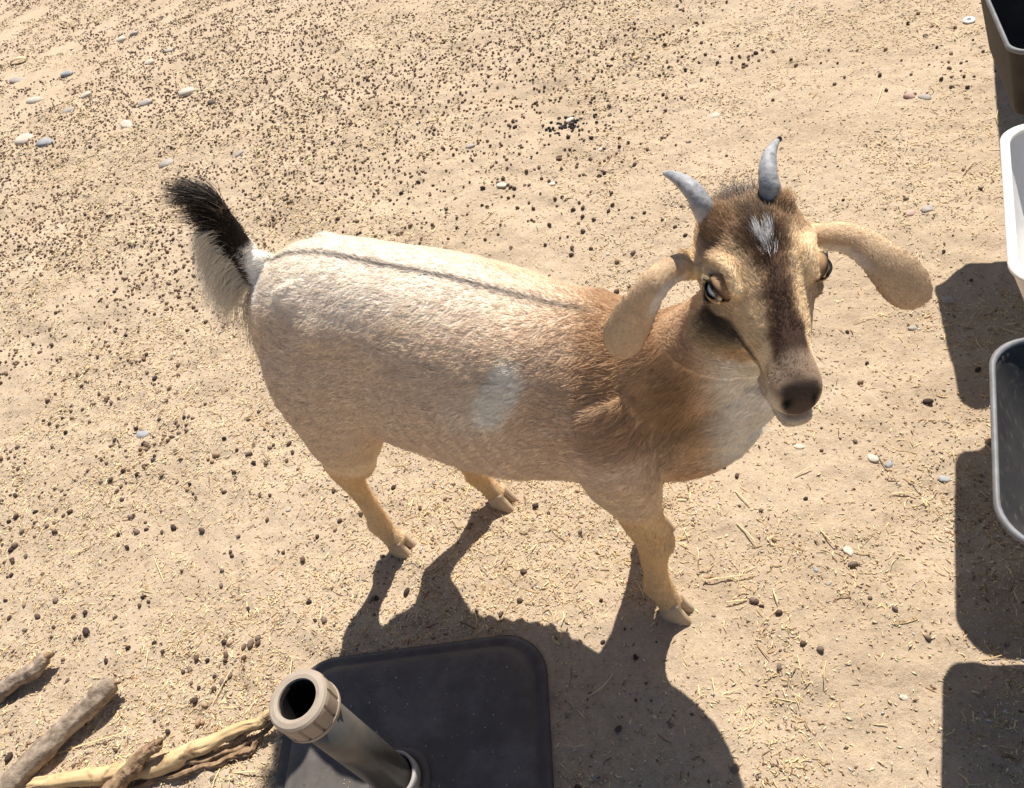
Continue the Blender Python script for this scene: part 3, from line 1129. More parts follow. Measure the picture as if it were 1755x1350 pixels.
def kdep(p):
    return (GP + ga * p[0] + gl * p[1] + np.array([0, 0, p[2]]) - CAM) @ fw


kL, kR = kdep(H(-.060, .044, -.040)), kdep(H(-.060, .044, .030))
hr = horn([(1226, 392, kL + .022, .0150, .0135), (1206, 358, kL, .0135, .0125), (1190, 330, kL - .004, .0115, .0105), (1170, 311, kL + .002, .0085, .0080), (1150, 300, kL + .012, .0052, .005), (1138, 297, kL + .02, .0022, .0022)])
bm_obj("horn", hr, m_horn, goat)
hl = horn([(1326, 368, kR + .022, .0150, .0135), (1321, 330, kR, .0135, .0120), (1316, 298, kR - .004, .0110, .0100), (1318, 269, kR + .002, .0080, .0075), (1326, 250, kR + .012, .0050, .0048), (1333, 241, kR + .018, .0026, .0026)])
ho = bm_obj("horn", hl, m_horn, goat)
ho["label"] = "upright grey horn with a small dark broken tip"
bm = bmesh.new()
tipc = to_goat(depth_point(1336, 238, kR + .018))
bmesh.ops.create_icosphere(bm, subdivisions=2, radius=.0026)
bmesh.ops.scale(bm, vec=(1, .8, 1.3), verts=bm.verts)
bmesh.ops.translate(bm, vec=Vector(tipc), verts=bm.verts)
bm_obj("broken_tip", bm, noisy_mat("dark_horn_tip", (.03, .025, .02), (.08, .06, .05), 90, .7), ho)

# hooves: two claws each
m_hoof = noisy_mat("pale_brown_hoof", (.42, .31, .20), (.56, .43, .29), 60, .65, .3, .4, .001, dust=(.56, .44, .31), dust_scale=30, dust_lo=.4, dust_hi=.7)
for hx, hy in hoof_spots:
    wp_ = GP + ga * hx + gl * hy
    gzv = float(gz(wp_[0], wp_[1]))
    bm = bmesh.new()
    for q_ in (-1, 1):
        oy = hy + q_ * .0105
        rows = [(hx + .004, oy * .5 + hy * .5 + q_ * .002, .048, .0100, .0150), (hx + .004, oy, .034, .0108, .0190), (hx + .007, oy + q_ * .001, .018, .0110, .0225), (hx + .010, oy + q_ * .002, .004, .0105, .0262), (hx + .012, oy + q_ * .002, -.006 + min(gzv, 0), .0098, .0262)]
        Pq = catmull(rows, 3)
        rings(bm, Pq[:, :3] * 1.0, [np.array([0, a_, 0]) for a_ in Pq[:, 3]], [np.array([a_, 0, 0]) for a_ in Pq[:, 4]], 20, power=.85)
    bm_obj("hoof", bm, m_hoof, goat)

# eyes
m_eye, t, p = new_mat("pale_blue_eye", .06, .6)
a = t.nodes.new("ShaderNodeAttribute")
a.attribute_name = "tint"
t.links.new(a.outputs["Color"], p.inputs["Base Color"])
p.inputs["Coat Weight"].default_value = .6
for q_, axis in ((-1, None), (1, None)):
    bm = bmesh.new()
    bmesh.ops.create_uvsphere(bm, u_segments=48, v_segments=32, radius=.0126)
    me = bpy.data.meshes.new("eye")
    bm.to_mesh(me)
    bm.free()
    gaze = RR * q_ * .72 + U * .66 + F * .12
    gaze /= np.linalg.norm(gaze)
    hz = F - gaze * (F @ gaze)
    hz /= np.linalg.norm(hz)
    vt = np.cross(gaze, hz)
    co = np.empty(len(me.vertices) * 3)
    me.vertices.foreach_get("co", co)
    co = co.reshape(-1, 3)
    lx, ly, lz = co.T / .0126
    ang = np.arccos(np.clip(lz, -1, 1))
    ctr_ = H(eyeF, eyeU, q_ * (eyeR_ - .0054))
    Vw = ctr_ + np.outer(co[:, 0], hz) + np.outer(co[:, 1], vt) + np.outer(co[:, 2], gaze)
    me.vertices.foreach_set("co", Vw.ravel())
    colr = np.tile(lin(52, 40, 34), (len(co), 1))
    iris = ss(.92, .84, ang)
    colr = mixc(colr, lin(172, 182, 196), iris)
    colr = mixc(colr, lin(104, 104, 110), iris * ss(.66, .86, ang))
    pup = ((np.abs(lx) < .42) & (np.abs(ly) < .19) & (lz > 0)).astype(float)
    colr = mixc(colr, lin(10, 10, 14), pup)
    me.polygons.foreach_set("use_smooth", np.ones(len(me.polygons), dtype=bool))
    set_tint(me, colr)
    eye_o = link("eye", me, m_eye, goat)
    upv = U - gaze * (U @ gaze)
    upv /= np.linalg.norm(upv)
    fwv = np.cross(upv, gaze)
    for sgn, cut in ((1, .16), (-1, .58)):
        rows, cols_, nu, nv_ = [], [], 26, 9
        for layer, rr_ in ((0, 1.20), (1, 1.02)):
            for i in range(nu + 1):
                az = math.pi * (i / nu * 1.16 - .08)           # from one corner of the eye to the other
                open_ = cut * math.sin(max(min(az, math.pi), 0)) ** .7 - .10 * (1 - math.sin(max(min(az, math.pi), 0)))
                e0 = math.asin(max(min(open_, .99), -.3))
                for j in range(nv_ + 1):
                    el = e0 + (1.75 - e0) * j / nv_
                    ww = math.cos(el)
                    v_ = gaze * (ww * math.sin(az)) + fwv * (ww * math.cos(az)) + upv * (sgn * math.sin(el))
                    edge = math.exp(-(j / 1.1) ** 2)
                    rows.append(ctr_ + v_ * .0126 * (rr_ + (.03 * edge if layer == 0 else 0)))
                    cols_.append(lin(34, 26, 22) * (edge) + lin(168, 136, 102) * (1 - edge))
        idx_ = np.arange(2 * (nu + 1) * (nv_ + 1)).reshape(2, nu + 1, nv_ + 1)
        A0_, B0_ = idx_[0], idx_[1]
        q_l = [np.stack([A0_[:-1, :-1], A0_[1:, :-1], A0_[1:, 1:], A0_[:-1, 1:]], -1).reshape(-1, 4),
               np.stack([B0_[:-1, :-1], B0_[:-1, 1:], B0_[1:, 1:], B0_[1:, :-1]], -1).reshape(-1, 4),
               np.stack([A0_[:-1, 0], B0_[:-1, 0], B0_[1:, 0], A0_[1:, 0]], -1).reshape(-1, 4)]
        lid = arrays_mesh("eyelid", np.array(rows), q_l)
        set_tint(lid, np.array(cols_))
        link("eyelid", lid, m_skin, eye_o)

# ------------------------------------------------------------------ coat of short hairs
me = body
me.calc_loop_triangles()
tri = np.empty(len(me.loop_triangles) * 3, dtype=np.int32)
me.loop_triangles.foreach_get("vertices", tri)
tri = tri.reshape(-1, 3)
A_, B_, C_ = V[tri[:, 0]], V[tri[:, 1]], V[tri[:, 2]]
cr_ = np.cross(B_ - A_, C_ - A_)
area = np.linalg.norm(cr_, axis=1) / 2
tn = cr_ / (2 * area[:, None] + 1e-12)
tc_ = (A_ + B_ + C_) / 3
f, u, r = hcoords(tc_)
head_w = ((np.linalg.norm(tc_ - HC, axis=1) < .19) & (f > -.11) & (u > -.09)).astype(float)
dens = area * (1 + 2.2 * head_w) * np.where(tc_[:, 2] < .33, .6, 1)
em = ear_mask(tc_) * (np.abs(r) > .066)
ns_ = (f > .150) & (np.abs(r) < .03) & (u < -.004) & (u > -.056)
de = np.sqrt((f - eyeF) ** 2 + (u - eyeU) ** 2 + (np.abs(r) - eyeR_) ** 2)
dens = dens * np.where(em > .5, 1.6, 1) * np.where(ns_ | (de < .0145), .0, 1)
NS = 340000
pick = RNG.choice(len(tri), NS, p=dens / dens.sum())
a1, a2 = RNG.random(NS), RNG.random(NS)
sw = a1 + a2 > 1
a1[sw], a2[sw] = 1 - a1[sw], 1 - a2[sw]
root = A_[pick] + (B_ - A_)[pick] * a1[:, None] + (C_ - A_)[pick] * a2[:, None]
nrm = tn[pick]
x, y, z = root.T
f, u, r = hcoords(root)
hm = (head_w[pick] * (em[pick] < .5)).astype(float)
flow = np.tile(np.array([-1.0, 0, -.28]), (NS, 1))
lm = ss(.38, .30, z)[:, None]
flow = flow * (1 - lm) + np.array([-.1, 0, -1.0]) * lm
nm = (ss(.44, .52, x) * ss(.42, .5, z))[:, None]
flow = flow * (1 - nm) + np.array([-.62, 0, -.8]) * nm
hf = -F[None, :] + RR[None, :] * (r / .05)[:, None] * .55 - U[None, :] * .1
flow = np.where(hm[:, None] > .5, hf, flow)
# ears: along the ear
for E_ in (EL1, EL2):
    T = np.gradient(E_[:, :3], axis=0)
    T /= np.linalg.norm(T, axis=1)[:, None]
    sel = (em[pick] > .5) & ((root @ RR - HC @ RR > 0) == (E_ is EL2))
    if sel.any():
        dd = ((root[sel][:, None, :] - E_[None, :, :3]) ** 2).sum(-1).argmin(1)
        flow[sel] = T[dd]
wob = np.stack([vnoise(x * 26 + k * 9.1, y * 40, z * 40, 200 + k) for k in range(3)], 1) * .35
wob += np.stack([vnoise(x * 90 + k * 9.1, y * 140, z * 140, 210 + k) for k in range(3)], 1) * .28
flow = flow / np.linalg.norm(flow, axis=1)[:, None] + wob + RNG.normal(0, .09, (NS, 3))
flow -= nrm * (flow * nrm).sum(1)[:, None]
flow /= np.linalg.norm(flow, axis=1)[:, None] + 1e-9
leng = np.full(NS, .0092)
leng = np.where(z < .36, .0065, leng)
leng = np.where((x > .42) & (z > .50) & (x < .60), .0140, leng)
leng = np.where(hm > .5, .0055 + .0075 * ss(-.015, -.06, f) * (u > 0), leng)
tuft = np.exp(-(((f + .018) / .018) ** 2 + (r / .02) ** 2)) * (u > 0) * hm
leng = leng + .010 * tuft
crown = ss(-.06, -.08, f) * hm * ss(.04, .02, np.abs(r))
leng = leng + .003 * crown
leng = np.where(em[pick] > .5, .0030, leng)
earh = em[pick] > .5
leng = np.where(hm * (f > .10) > .5, .0032, leng)
leng *= RNG.uniform(.65, 1.25, NS)
lift = RNG.uniform(.10, .34, NS) + .35 * tuft * RNG.random(NS) + .12 * crown
colr = coat_color(root + RNG.normal(0, 1, (NS, 3)) * np.where(hm > .5, .0011, .0034)[:, None])
bright = RNG.normal(1.0, np.where(hm > .5, .18, .11), NS)
st_ = vnoise(x * 50, y * 170, z * 170, 900)
bright = bright * (1 + .09 * st_ * (z > .40) * (hm < .5))
dark = RNG.random(NS) < np.where((z > .42) & (z < .68) & (x < .6), .03, .015)
bright = np.where(dark & (em[pick] < .5), .5, np.where(em[pick] > .5, 1 + (bright - 1) * .5, bright))
colr = np.clip(colr * bright[:, None], .004, .95)

K = 4
ts = np.linspace(0, 1, K)
pts = root[:, None, :] - nrm[:, None, :] * .0006 + (flow[:, None, :] * (ts[None, :, None] * leng[:, None, None]) + nrm[:, None, :] * ((lift[:, None] * np.sin(ts * math.pi * .62)[None, :] * leng[:, None])[:, :, None]))
rad = np.where(earh, .00010, np.where(hm > .5, .00015, .00022))[:, None] * np.array([1, .9, .65, .2])[None, :]
allp, allr, allc, allk = [pts.reshape(-1, 3)], [rad.ravel()], [colr], [np.full(NS, K)]


# tail plume and other long hair
def long_hair(n, roots, dirs, lens, cols, droop, rad0, curl=.0, kk=8):
    ts = np.linspace(0, 1, kk)
    lens = lens[:, None, None]
    d = dirs[:, None, :] * ts[None, :, None] * lens
    d = d + droop[:, None, :] * (ts ** 2)[None, :, None] * lens
    ph = RNG.uniform(0, 6.28, (n, 1))
    sidev = np.cross(dirs, np.array([0, 0, 1.0]))
    d = d + sidev[:, None, :] * (curl * np.sin(ts[None, :] * 5 + ph) * ts[None, :])[:, :, None] * lens
    pp = roots[:, None, :] + d
    rr = rad0 * np.interp(ts, [0, .6, 1], [1, .8, .15])
    allp.append(pp.reshape(-1, 3))
    allr.append(np.tile(rr, n))
    allc.append(cols)
    allk.append(np.full(n, kk))


TL = catmull([(-.072, 0, .675, .026), (-.083, 0, .705, .020), (-.083, 0, .735, .016), (-.079, 0, .765, .012), (-.076, 0, .795, .009), (-.078, 0, .808, .006)], 10)
# black tuft: upper part of the tail, sweeping up and back
n = 3800
k = RNG.integers(13, len(TL), n)
th_ = np.where(k > len(TL) * .5, RNG.uniform(0, 2 * math.pi, n), RNG.normal(0, .85, n))
rootp = TL[k, :3] + np.stack([np.cos(th_), np.sin(th_), 0 * th_], 1) * TL[k, 3:4]
hgt = (TL[k, 2] - .70) / .11
dirs = np.stack([-.30 - .42 * hgt + .11 * np.cos(th_), .15 * np.sin(th_), np.full(n, .95)], 1) + RNG.normal(0, .10 + .12 * (hgt[:, None] > .6), (n, 3))
cl_ = np.stack([vnoise(th_ * 2.2 + q_ * 7, hgt * 4, None, 300 + q_) for q_ in range(3)], 1) * .22
dirs = dirs + cl_
dirs /= np.linalg.norm(dirs, axis=1)[:, None]
cols = np.tile(BLACK * .75, (n, 1))
cols = mixc(cols, lin(150, 132, 112), (RNG.random(n) < .10 + .12 * (hgt > .7)).astype(float) * .8)
cols = mixc(cols, lin(96, 62, 36), ss(.25, .0, hgt) * .6)
droop = np.stack([-.55 - .25 * RNG.random(n), .06 * RNG.normal(0, 1, n), -.30 * np.ones(n)], 1)
long_hair(n, rootp, dirs, RNG.uniform(.016, .062, n) * (.62 + .38 * hgt), cols, droop, .00032, .05)
# white plume behind and below the tail
n = 9000
k = RNG.integers(0, int(len(TL) * .64), n)
th_ = RNG.normal(math.pi, .42, n)
rootp = TL[k, :3] + np.stack([np.cos(th_), np.sin(th_), 0 * th_], 1) * TL[k, 3:4] * .9
hgt = (TL[k, 2] - .68) / .1
dirs = np.stack([np.cos(th_) * .95, np.sin(th_) * .5, .45 * hgt - .05], 1) + RNG.normal(0, .12, (n, 3))
dirs /= np.linalg.norm(dirs, axis=1)[:, None]
cols = np.tile(lin(240, 230, 212), (n, 1)) * RNG.uniform(.8, 1.05, n)[:, None]
droop = np.stack([np.full(n, .05), np.zeros(n), -.55 - .3 * RNG.random(n)], 1)
long_hair(n, rootp, dirs, RNG.uniform(.045, .086, n) * (1 - .15 * np.clip(hgt, 0, 1)), cols, droop, .00026, .04)
# pale hair fringing the back of the thighs under the tail
n = 3600
zz = RNG.uniform(.53, .67, n)
yy = RNG.normal(0, .018, n)
xx = np.interp(zz, [.52, .60, .64, .68], [-.108, -.110, -.100, -.085]) + 0 * yy
rootp = np.stack([xx, yy, zz], 1)
dirs = np.stack([np.full(n, -.72), yy * 6, np.full(n, -.5)], 1) + RNG.normal(0, .12, (n, 3))
dirs /= np.linalg.norm(dirs, axis=1)[:, None]
cols = np.tile(lin(236, 224, 204), (n, 1)) * RNG.uniform(.75, 1.05, n)[:, None]
droop = np.stack([np.full(n, .15), np.zeros(n), -.6 * np.ones(n)], 1)
long_hair(n, rootp, dirs, RNG.uniform(.025, .055, n) * ss(.50, .60, zz), cols, droop, .00024, .04)
# wisps inside the ears and between the horns
n = 900
f_ = RNG.normal(-.074, .009, n)
r2_ = RNG.normal(-.006, .012, n)
rootp = HC + np.outer(f_, F) + np.outer(r2_, RR) + U * .040
dirs = U * .45 - F * .8 + RR * 0 + RNG.normal(0, .25, (n, 3))
dirs /= np.linalg.norm(dirs, axis=1)[:, None]
cols = np.where((RNG.random(n) < .5)[:, None], lin(190, 178, 166), lin(120, 96, 76))
long_hair(n, rootp, dirs, RNG.uniform(.005, .011, n), cols, np.zeros((n, 3)), .00018, .05)
n = 150
r0_ = RNG.normal(0, .0034, n)
rootp = H(-.008, 0, 0) + np.outer(RNG.normal(0, .005, n), F) + np.outer(r0_, RR) + U * (.0445)
dirs = -F * .85 + U * .30 + np.outer(np.sign(r0_) * .12 + r0_ / .005 * .16, RR) + RNG.normal(0, .10, (n, 3))
dirs /= np.linalg.norm(dirs, axis=1)[:, None]
cols = np.tile(lin(240, 238, 236), (n, 1)) * RNG.uniform(.75, 1.05, n)[:, None]
long_hair(n, rootp, dirs, RNG.uniform(.008, .018, n), cols, np.zeros((n, 3)), .00018, .04)

hcv = bpy.data.hair_curves.new("hair")
sizes = np.concatenate(allk)
hcv.add_curves([int(s_) for s_ in sizes])
hcv.attributes["position"].data.foreach_set("vector", np.concatenate(allp).astype(np.float32).ravel())
ra = hcv.attributes.get("radius") or hcv.attributes.new("radius", 'FLOAT', 'POINT')
ra.data.foreach_set("value", np.concatenate(allr).astype(np.float32))
ta = hcv.attributes.new("tint", 'FLOAT_COLOR', 'CURVE')
cc = np.ones((len(sizes), 4), dtype=np.float32)
cc[:, :3] = np.concatenate(allc)
ta.data.foreach_set("color", cc.ravel())
m_hair = attr_mat("goat_hair", "tint", .55, .25)
link("coat", hcv, m_hair, goat, kind="stuff")

# ------------------------------------------------------------------ droppings, pebbles and straw
def inframe(px, py, m=60):
    return (px > -m) & (px < 1755 + m) & (py > -m) & (py < 1350 + m)


def sample_ground(n, power=0.0, kref=1.3):
    """positions on the ground over the pictured part of the yard and a margin round it"""
    out = np.empty((0, 2))
    while len(out) < n:
        x = RNG.uniform(-3.4, 2.9, n * 3)
        y = RNG.uniform(-.25, 7.6, n * 3)
        px, py, k = project(np.stack([x, y, 0 * x], 1))
        ok = (k > .3) & inframe(px, py, 260)
        if power:
            ok &= RNG.random(len(x)) < np.clip(kref / np.maximum(k, .1), 0, 1) ** power
        out = np.concatenate([out, np.stack([x[ok], y[ok]], 1)])
    return out[:n]


def clear(x, y, m=.0):
    c_, s_ = math.cos(-BROT), math.sin(-BROT)
    lx = (x - BC[0]) * c_ - (y - BC[1]) * s_
    ly = (x - BC[0]) * s_ + (y - BC[1]) * c_
    return (np.abs(lx) > HALF + .006 + m) | (np.abs(ly) > HALF + .006 + m)


def ico(sub):
    bm = bmesh.new()
    bmesh.ops.create_icosphere(bm, subdivisions=sub, radius=1)
    v = np.array([q_.co[:] for q_ in bm.verts])
    f_ = np.array([[q_.index for q_ in g.verts] for g in bm.faces])
    bm.free()
    return v, f_


def rand_rot(n, flat=False):
    a = RNG.uniform(0, 2 * math.pi, n)
    b = RNG.normal(0, .18, n) if flat else RNG.uniform(0, math.pi, n)
    ca, sa, cb, sb = np.cos(a), np.sin(a), np.cos(b), np.sin(b)
    R_ = np.zeros((n, 3, 3))
    R_[:, 0, 0], R_[:, 0, 1], R_[:, 0, 2] = ca * cb, -sa, ca * sb
    R_[:, 1, 0], R_[:, 1, 1], R_[:, 1, 2] = sa * cb, ca, sa * sb
    R_[:, 2, 0], R_[:, 2, 2] = -sb, cb
    return R_


def scatter(base_v, base_f, pos, scale, rot, cols, lump=.0):
    n, m = len(pos), len(base_v)
    v = base_v[None] * scale[:, None, :]
    if lump:
        v = v * (1 + lump * RNG.normal(0, 1, (n, m, 1)))
    v = np.einsum('nij,nmj->nmi', rot, v) + pos[:, None, :]
    faces = (base_f[None] + (np.arange(n) * m)[:, None, None]).reshape(-1, base_f.shape[1])
    return v.reshape(-1, 3), faces, np.repeat(cols, m, axis=0)


# --- droppings
m_drop = attr_mat("dry_dropping", "tint", .75, .3, 220, .3)
g = sample_ground(80000)
px, py, k = project(np.stack([g[:, 0], g[:, 1], 0 * g[:, 0]], 1))
far = ss(1.0, 3.4, g[:, 1] - .55 * g[:, 0])
pat = fbm(g[:, 0] * 2.1 + 5, g[:, 1] * 2.1, None, 401, 4)
pat2 = fbm(g[:, 0] * 9, g[:, 1] * 9, None, 411, 3)
prob = (.022 + .035 * ss(.0, -.5, g[:, 0]) + .74 * far) * ss(-.85, .75, pat + .7 * pat2 + .35 * far)
keep = (RNG.random(len(g)) < prob) & clear(g[:, 0], g[:, 1])
g = g[keep]
# chance heaps
heaps = [((975, 208), .027, 62), ((600, 150), .05, 14), ((430, 1115), .018, 7), ((1270, 100), .05, 16), ((170, 690), .05, 16), ((240, 770), .05, 12), ((440, 800), .05, 12), ((380, 1165), .04, 12), ((330, 720), .04, 9), ((1305, 1035), .008, 3), ((120, 25), .05, 14), ((1610, 130), .06, 18)]
extra, heap_id = [], []
for hi_, ((hx, hy), sp_, n) in enumerate(heaps):
    c0 = point(hx, hy, 0)[:2]
    e = c0 + RNG.normal(0, 1, (n, 2)) * np.array([sp_ * 1.5, sp_])
    extra.append(e)
    heap_id += [hi_] * n
singles = [point(x, y, 0)[:2] for x, y in ((1327, 926), (1533, 1047), (1590, 1095), (1408, 772), (1240, 797), (1335, 1145), (1165, 565), (660, 480), (400, 575), (1452, 570), (1590, 690), (930, 1320), (870, 1160), (1260, 1320), (1060, 1250), (1090, 1130), (690, 1345), (1035, 1105), (520, 960), (575, 908), (620, 880), (765, 858), (340, 1130))]
g = np.concatenate([g, np.array(singles)] + extra)
hid = np.concatenate([np.full(len(g) - len(heap_id), -1), heap_id])
ok = clear(g[:, 0], g[:, 1], .004)
g, hid = g[ok], hid[ok]
nD = len(g)
size = RNG.normal(.0047, .0012, nD).clip(.0034, .0082)
size = size * np.where(hid < 0, 1 - .18 * ss(1.2, 2.6, g[:, 1] - .55 * g[:, 0]), 1)
el_ = RNG.uniform(1.0, 1.55, nD)
posd = np.stack([g[:, 0], g[:, 1], gz(g[:, 0], g[:, 1]) + size * .55], 1)
age = RNG.random(nD)
cold = np.where((age < .5)[:, None], lin(84, 66, 54), lin(132, 110, 92)) * RNG.uniform(.7, 1.3, nD)[:, None]
cold = mixc(cold, lin(132, 106, 84) * RNG.uniform(.6, 1.2, nD)[:, None], ss(1.0, 2.6, g[:, 1] - .55 * g[:, 0]) * .55 * (hid != 0))
cold = np.where(((age > .9) & (hid < 0))[:, None], lin(150, 124, 98), cold)
cold = np.where((hid == 0)[:, None], lin(40, 34, 32) * RNG.uniform(.7, 1.4, nD)[:, None], cold)
px, py, k = project(posd)
vis = inframe(px, py, -2)
# behind the goat's silhouette: rough ellipse, so that the singles are ones that show
hidden = (((px - 800) / 390) ** 2 + ((py - 600) / 205) ** 2 < 1) | (((px - 1310) / 110) ** 2 + ((py - 530) / 190) ** 2 < 1)
score = np.where(vis & ~hidden, size / k, 0)
score = np.where((hid == 0) & vis, 1 + size, score)
order = np.argsort(-score)
ind, rest = order[:300], order[300:]
base_v2, base_f2 = ico(2)
base_v1, base_f1 = ico(1)
shapes = []
for sidx in range(6):
    v = base_v2 * (1 + .07 * fbm(base_v2[:, 0] * 2 + sidx * 3, base_v2[:, 1] * 2, base_v2[:, 2] * 2, 500 + sidx, 2))[:, None] * np.array([1, 1 - .05 * sidx, .92])
    v = v + .06 * np.abs(vnoise(v[:, 0] * 3, v[:, 1] * 3, v[:, 2] * 3, 550 + sidx))[:, None] * -np.sign(v)
    for cidx, cc_ in enumerate((lin(66, 52, 46), lin(96, 76, 64), lin(124, 106, 94), lin(160, 134, 108), lin(44, 38, 36))):
        me_ = arrays_mesh("dropping", v, [base_f2])
        set_tint(me_, np.tile(cc_, (len(v), 1)) * (1 + .25 * fbm(v[:, 0] * 3, v[:, 1] * 3, v[:, 2] * 3, 520 + cidx, 2))[:, None])
        me_.materials.append(m_drop)
        shapes.append(me_)
REG = [(60, 1060, "at the far left below the open sand"), (130, 900, "at the left edge beside the hind leg"), (300, 1120, "above the thick grey branch"), (430, 1120, "just above the screw cap"), (330, 960, "left of the near hind hoof"), (500, 960, "close to the near hind hoof"), (330, 780, "left of the goat's thigh"),
       (120, 700, "on the open sand at far left"), (740, 940, "between the hind legs and their shadows"), (960, 930, "under the goat's belly"), (1000, 1000, "left of the front leg"), (1100, 1250, "inside the goat's shadow"), (900, 1110, "by the upper edge of the parasol base"),
       (1330, 1250, "at the lower right below the goat's shadow"), (1500, 1250, "between the goat's shadow and the lowest pan shadow"), (1350, 1040, "right of the front hoof"), (1550, 1050, "left of the lower pan shadow"), (1350, 880, "right of the goat's chest"), (1550, 880, "left of the dusty grey pan"),
       (1560, 700, "below the goat's left ear"), (1560, 300, "left of the white pan"), (1660, 1250, "inside the lowest pan shadow"), (330, 1250, "near the peeled branch"), (60, 1220, "between the two grey branches"), (1480, 600, "right of the goat's muzzle"), (1690, 950, "inside the shadow under the grey pan")]
REGP = np.array([q_[:2] for q_ in REG], float)
for i in ind:
    cidx = 4 if hid[i] == 0 else (0 if age[i] < .3 else 1 if age[i] < .6 else 2 if age[i] < .9 else 3)
    o = bpy.data.objects.new("dropping", shapes[int(RNG.integers(0, 6)) * 5 + cidx])
    C.objects.link(o)
    o.location = posd[i]
    o.scale = (size[i] * el_[i], size[i], size[i] * .95)
    o.rotation_euler = (RNG.normal(0, .15), RNG.normal(0, .25), RNG.uniform(0, 6.28))
    if hid[i] == 0:
        o['label'] = "nearly black dropping in the dense heap on the open sand above the goat's back"
        o['group'] = "droppings in the dense black heap"
    else:
        reg = REG[int(((REGP - np.array([px[i], py[i]])) ** 2).sum(1).argmin())]
        tone = ("dark", "brown", "grey brown", "pale dusty")[cidx]
        sz = "small" if size[i] < .0052 else ("large" if size[i] > .0061 else "middle sized")
        o['label'] = f"{sz} {tone} dropping {reg[2]}"
        o['group'] = "loose goat droppings " + reg[2]
    o['category'] = "dropping"
near = rest[k[rest] < 2.4]
farr = rest[k[rest] >= 2.4]
vs, fs, cs, off = [], [], [], 0
for sel, (bv, bf) in ((near, (base_v2, base_f2)), (farr, (base_v1, base_f1))):
    if len(sel) == 0:
        continue
    sc3 = np.stack([size[sel] * el_[sel], size[sel], size[sel] * .95], 1)
    v_, f_, c_ = scatter(bv, bf, posd[sel], sc3, rand_rot(len(sel), True), cold[sel], .03)
    vs.append(v_)
    fs.append(f_ + off)
    cs.append(c_)
    off += len(v_)
me_ = arrays_mesh("scattered_droppings", np.concatenate(vs), [np.concatenate(fs)])
set_tint(me_, np.concatenate(cs))
link("scattered_droppings", me_, m_drop, kind="stuff", label="small dry goat droppings strewn thickly over the far part of the yard", category="droppings")

# --- straw and wood chips
m_straw = attr_mat("straw", "tint", .6, .35)


def straw_bits(n, lmin, lmax, wmin, wmax, seed_off, dens_fn, tall=0.0):
    g = sample_ground(n * 2, 1.2)
    pr = dens_fn(g[:, 0], g[:, 1])
    g = g[(RNG.random(len(g)) < pr) & clear(g[:, 0], g[:, 1])][:n]
    n = len(g)
    Ln = RNG.uniform(0, 1, n) ** 2 * (lmax - lmin) + lmin
    wd = RNG.uniform(wmin, wmax, n)
    a = RNG.uniform(0, 2 * math.pi, n)
    pitch = RNG.normal(0, .16 + tall, n)
    dx, dy, dz = np.cos(a) * np.cos(pitch), np.sin(a) * np.cos(pitch), np.sin(pitch)
    D = np.stack([dx, dy, dz], 1)
    S_ = np.stack([-np.sin(a), np.cos(a), 0 * a], 1)
    c0 = np.stack([g[:, 0], g[:, 1], gz(g[:, 0], g[:, 1]) + .0012 + np.abs(dz) * Ln * .45], 1)
    bend = RNG.normal(0, .09, n)[:, None] * Ln[:, None] * S_
    th = np.minimum(wd * .6, .0012)[:, None] * np.array([0, 0, 1.0])
    V_ = []
    for tpos, wf in ((-.5, .8), (0, 1), (.5, .7)):
        cc_ = c0 + D * (tpos * Ln)[:, None] + (bend if tpos == 0 else 0)
        V_ += [cc_ + S_ * (wd * wf / 2)[:, None] - th * .4, cc_ + th, cc_ - S_ * (wd * wf / 2)[:, None] - th * .4]
    V_ = np.stack(V_, 1)
    q4 = np.array([[0, 1, 4, 3], [1, 2, 5, 4], [3, 4, 7, 6], [4, 5, 8, 7]])
    t3 = np.array([[0, 2, 1], [6, 7, 8]])
    offs = (np.arange(n) * 9)[:, None, None]
    kind = RNG.random(n)
    col = np.where((kind < .5)[:, None], lin(236, 214, 166), np.where((kind < .8)[:, None], lin(214, 184, 134), lin(176, 140, 98)))
    col = np.where((kind > .93)[:, None], lin(120, 92, 66), col) * RNG.uniform(.8, 1.1, n)[:, None]
    return V_.reshape(-1, 3), (q4[None] + offs).reshape(-1, 4), (t3[None] + offs).reshape(-1, 3), np.repeat(col, 9, axis=0)


def d1(x, y):
    return .12 + .88 * ss(-.6, .8, fbm(x * 2.6, y * 2.6, None, 601, 4) + .5 * fbm(x * 11, y * 11, None, 611, 2))


def d_near(x, y):
    px, py, k = project(np.stack([x, y, 0 * x], 1))
    return d1(x, y) * ss(2.9, 1.6, k)


sets = [straw_bits(30000, .003, .020, .0009, .0026, 0, d1), straw_bits(36000, .002, .011, .0007, .0020, 1, d_near, .1), straw_bits(2600, .018, .048, .0010, .0022, 2, d1, .05)]
vs, q4s, t3s, cs, off = [], [], [], [], 0
for v_, q_, t_, c_ in sets:
    vs.append(v_)
    q4s.append(q_ + off)
    t3s.append(t_ + off)
    cs.append(c_)
    off += len(v_)


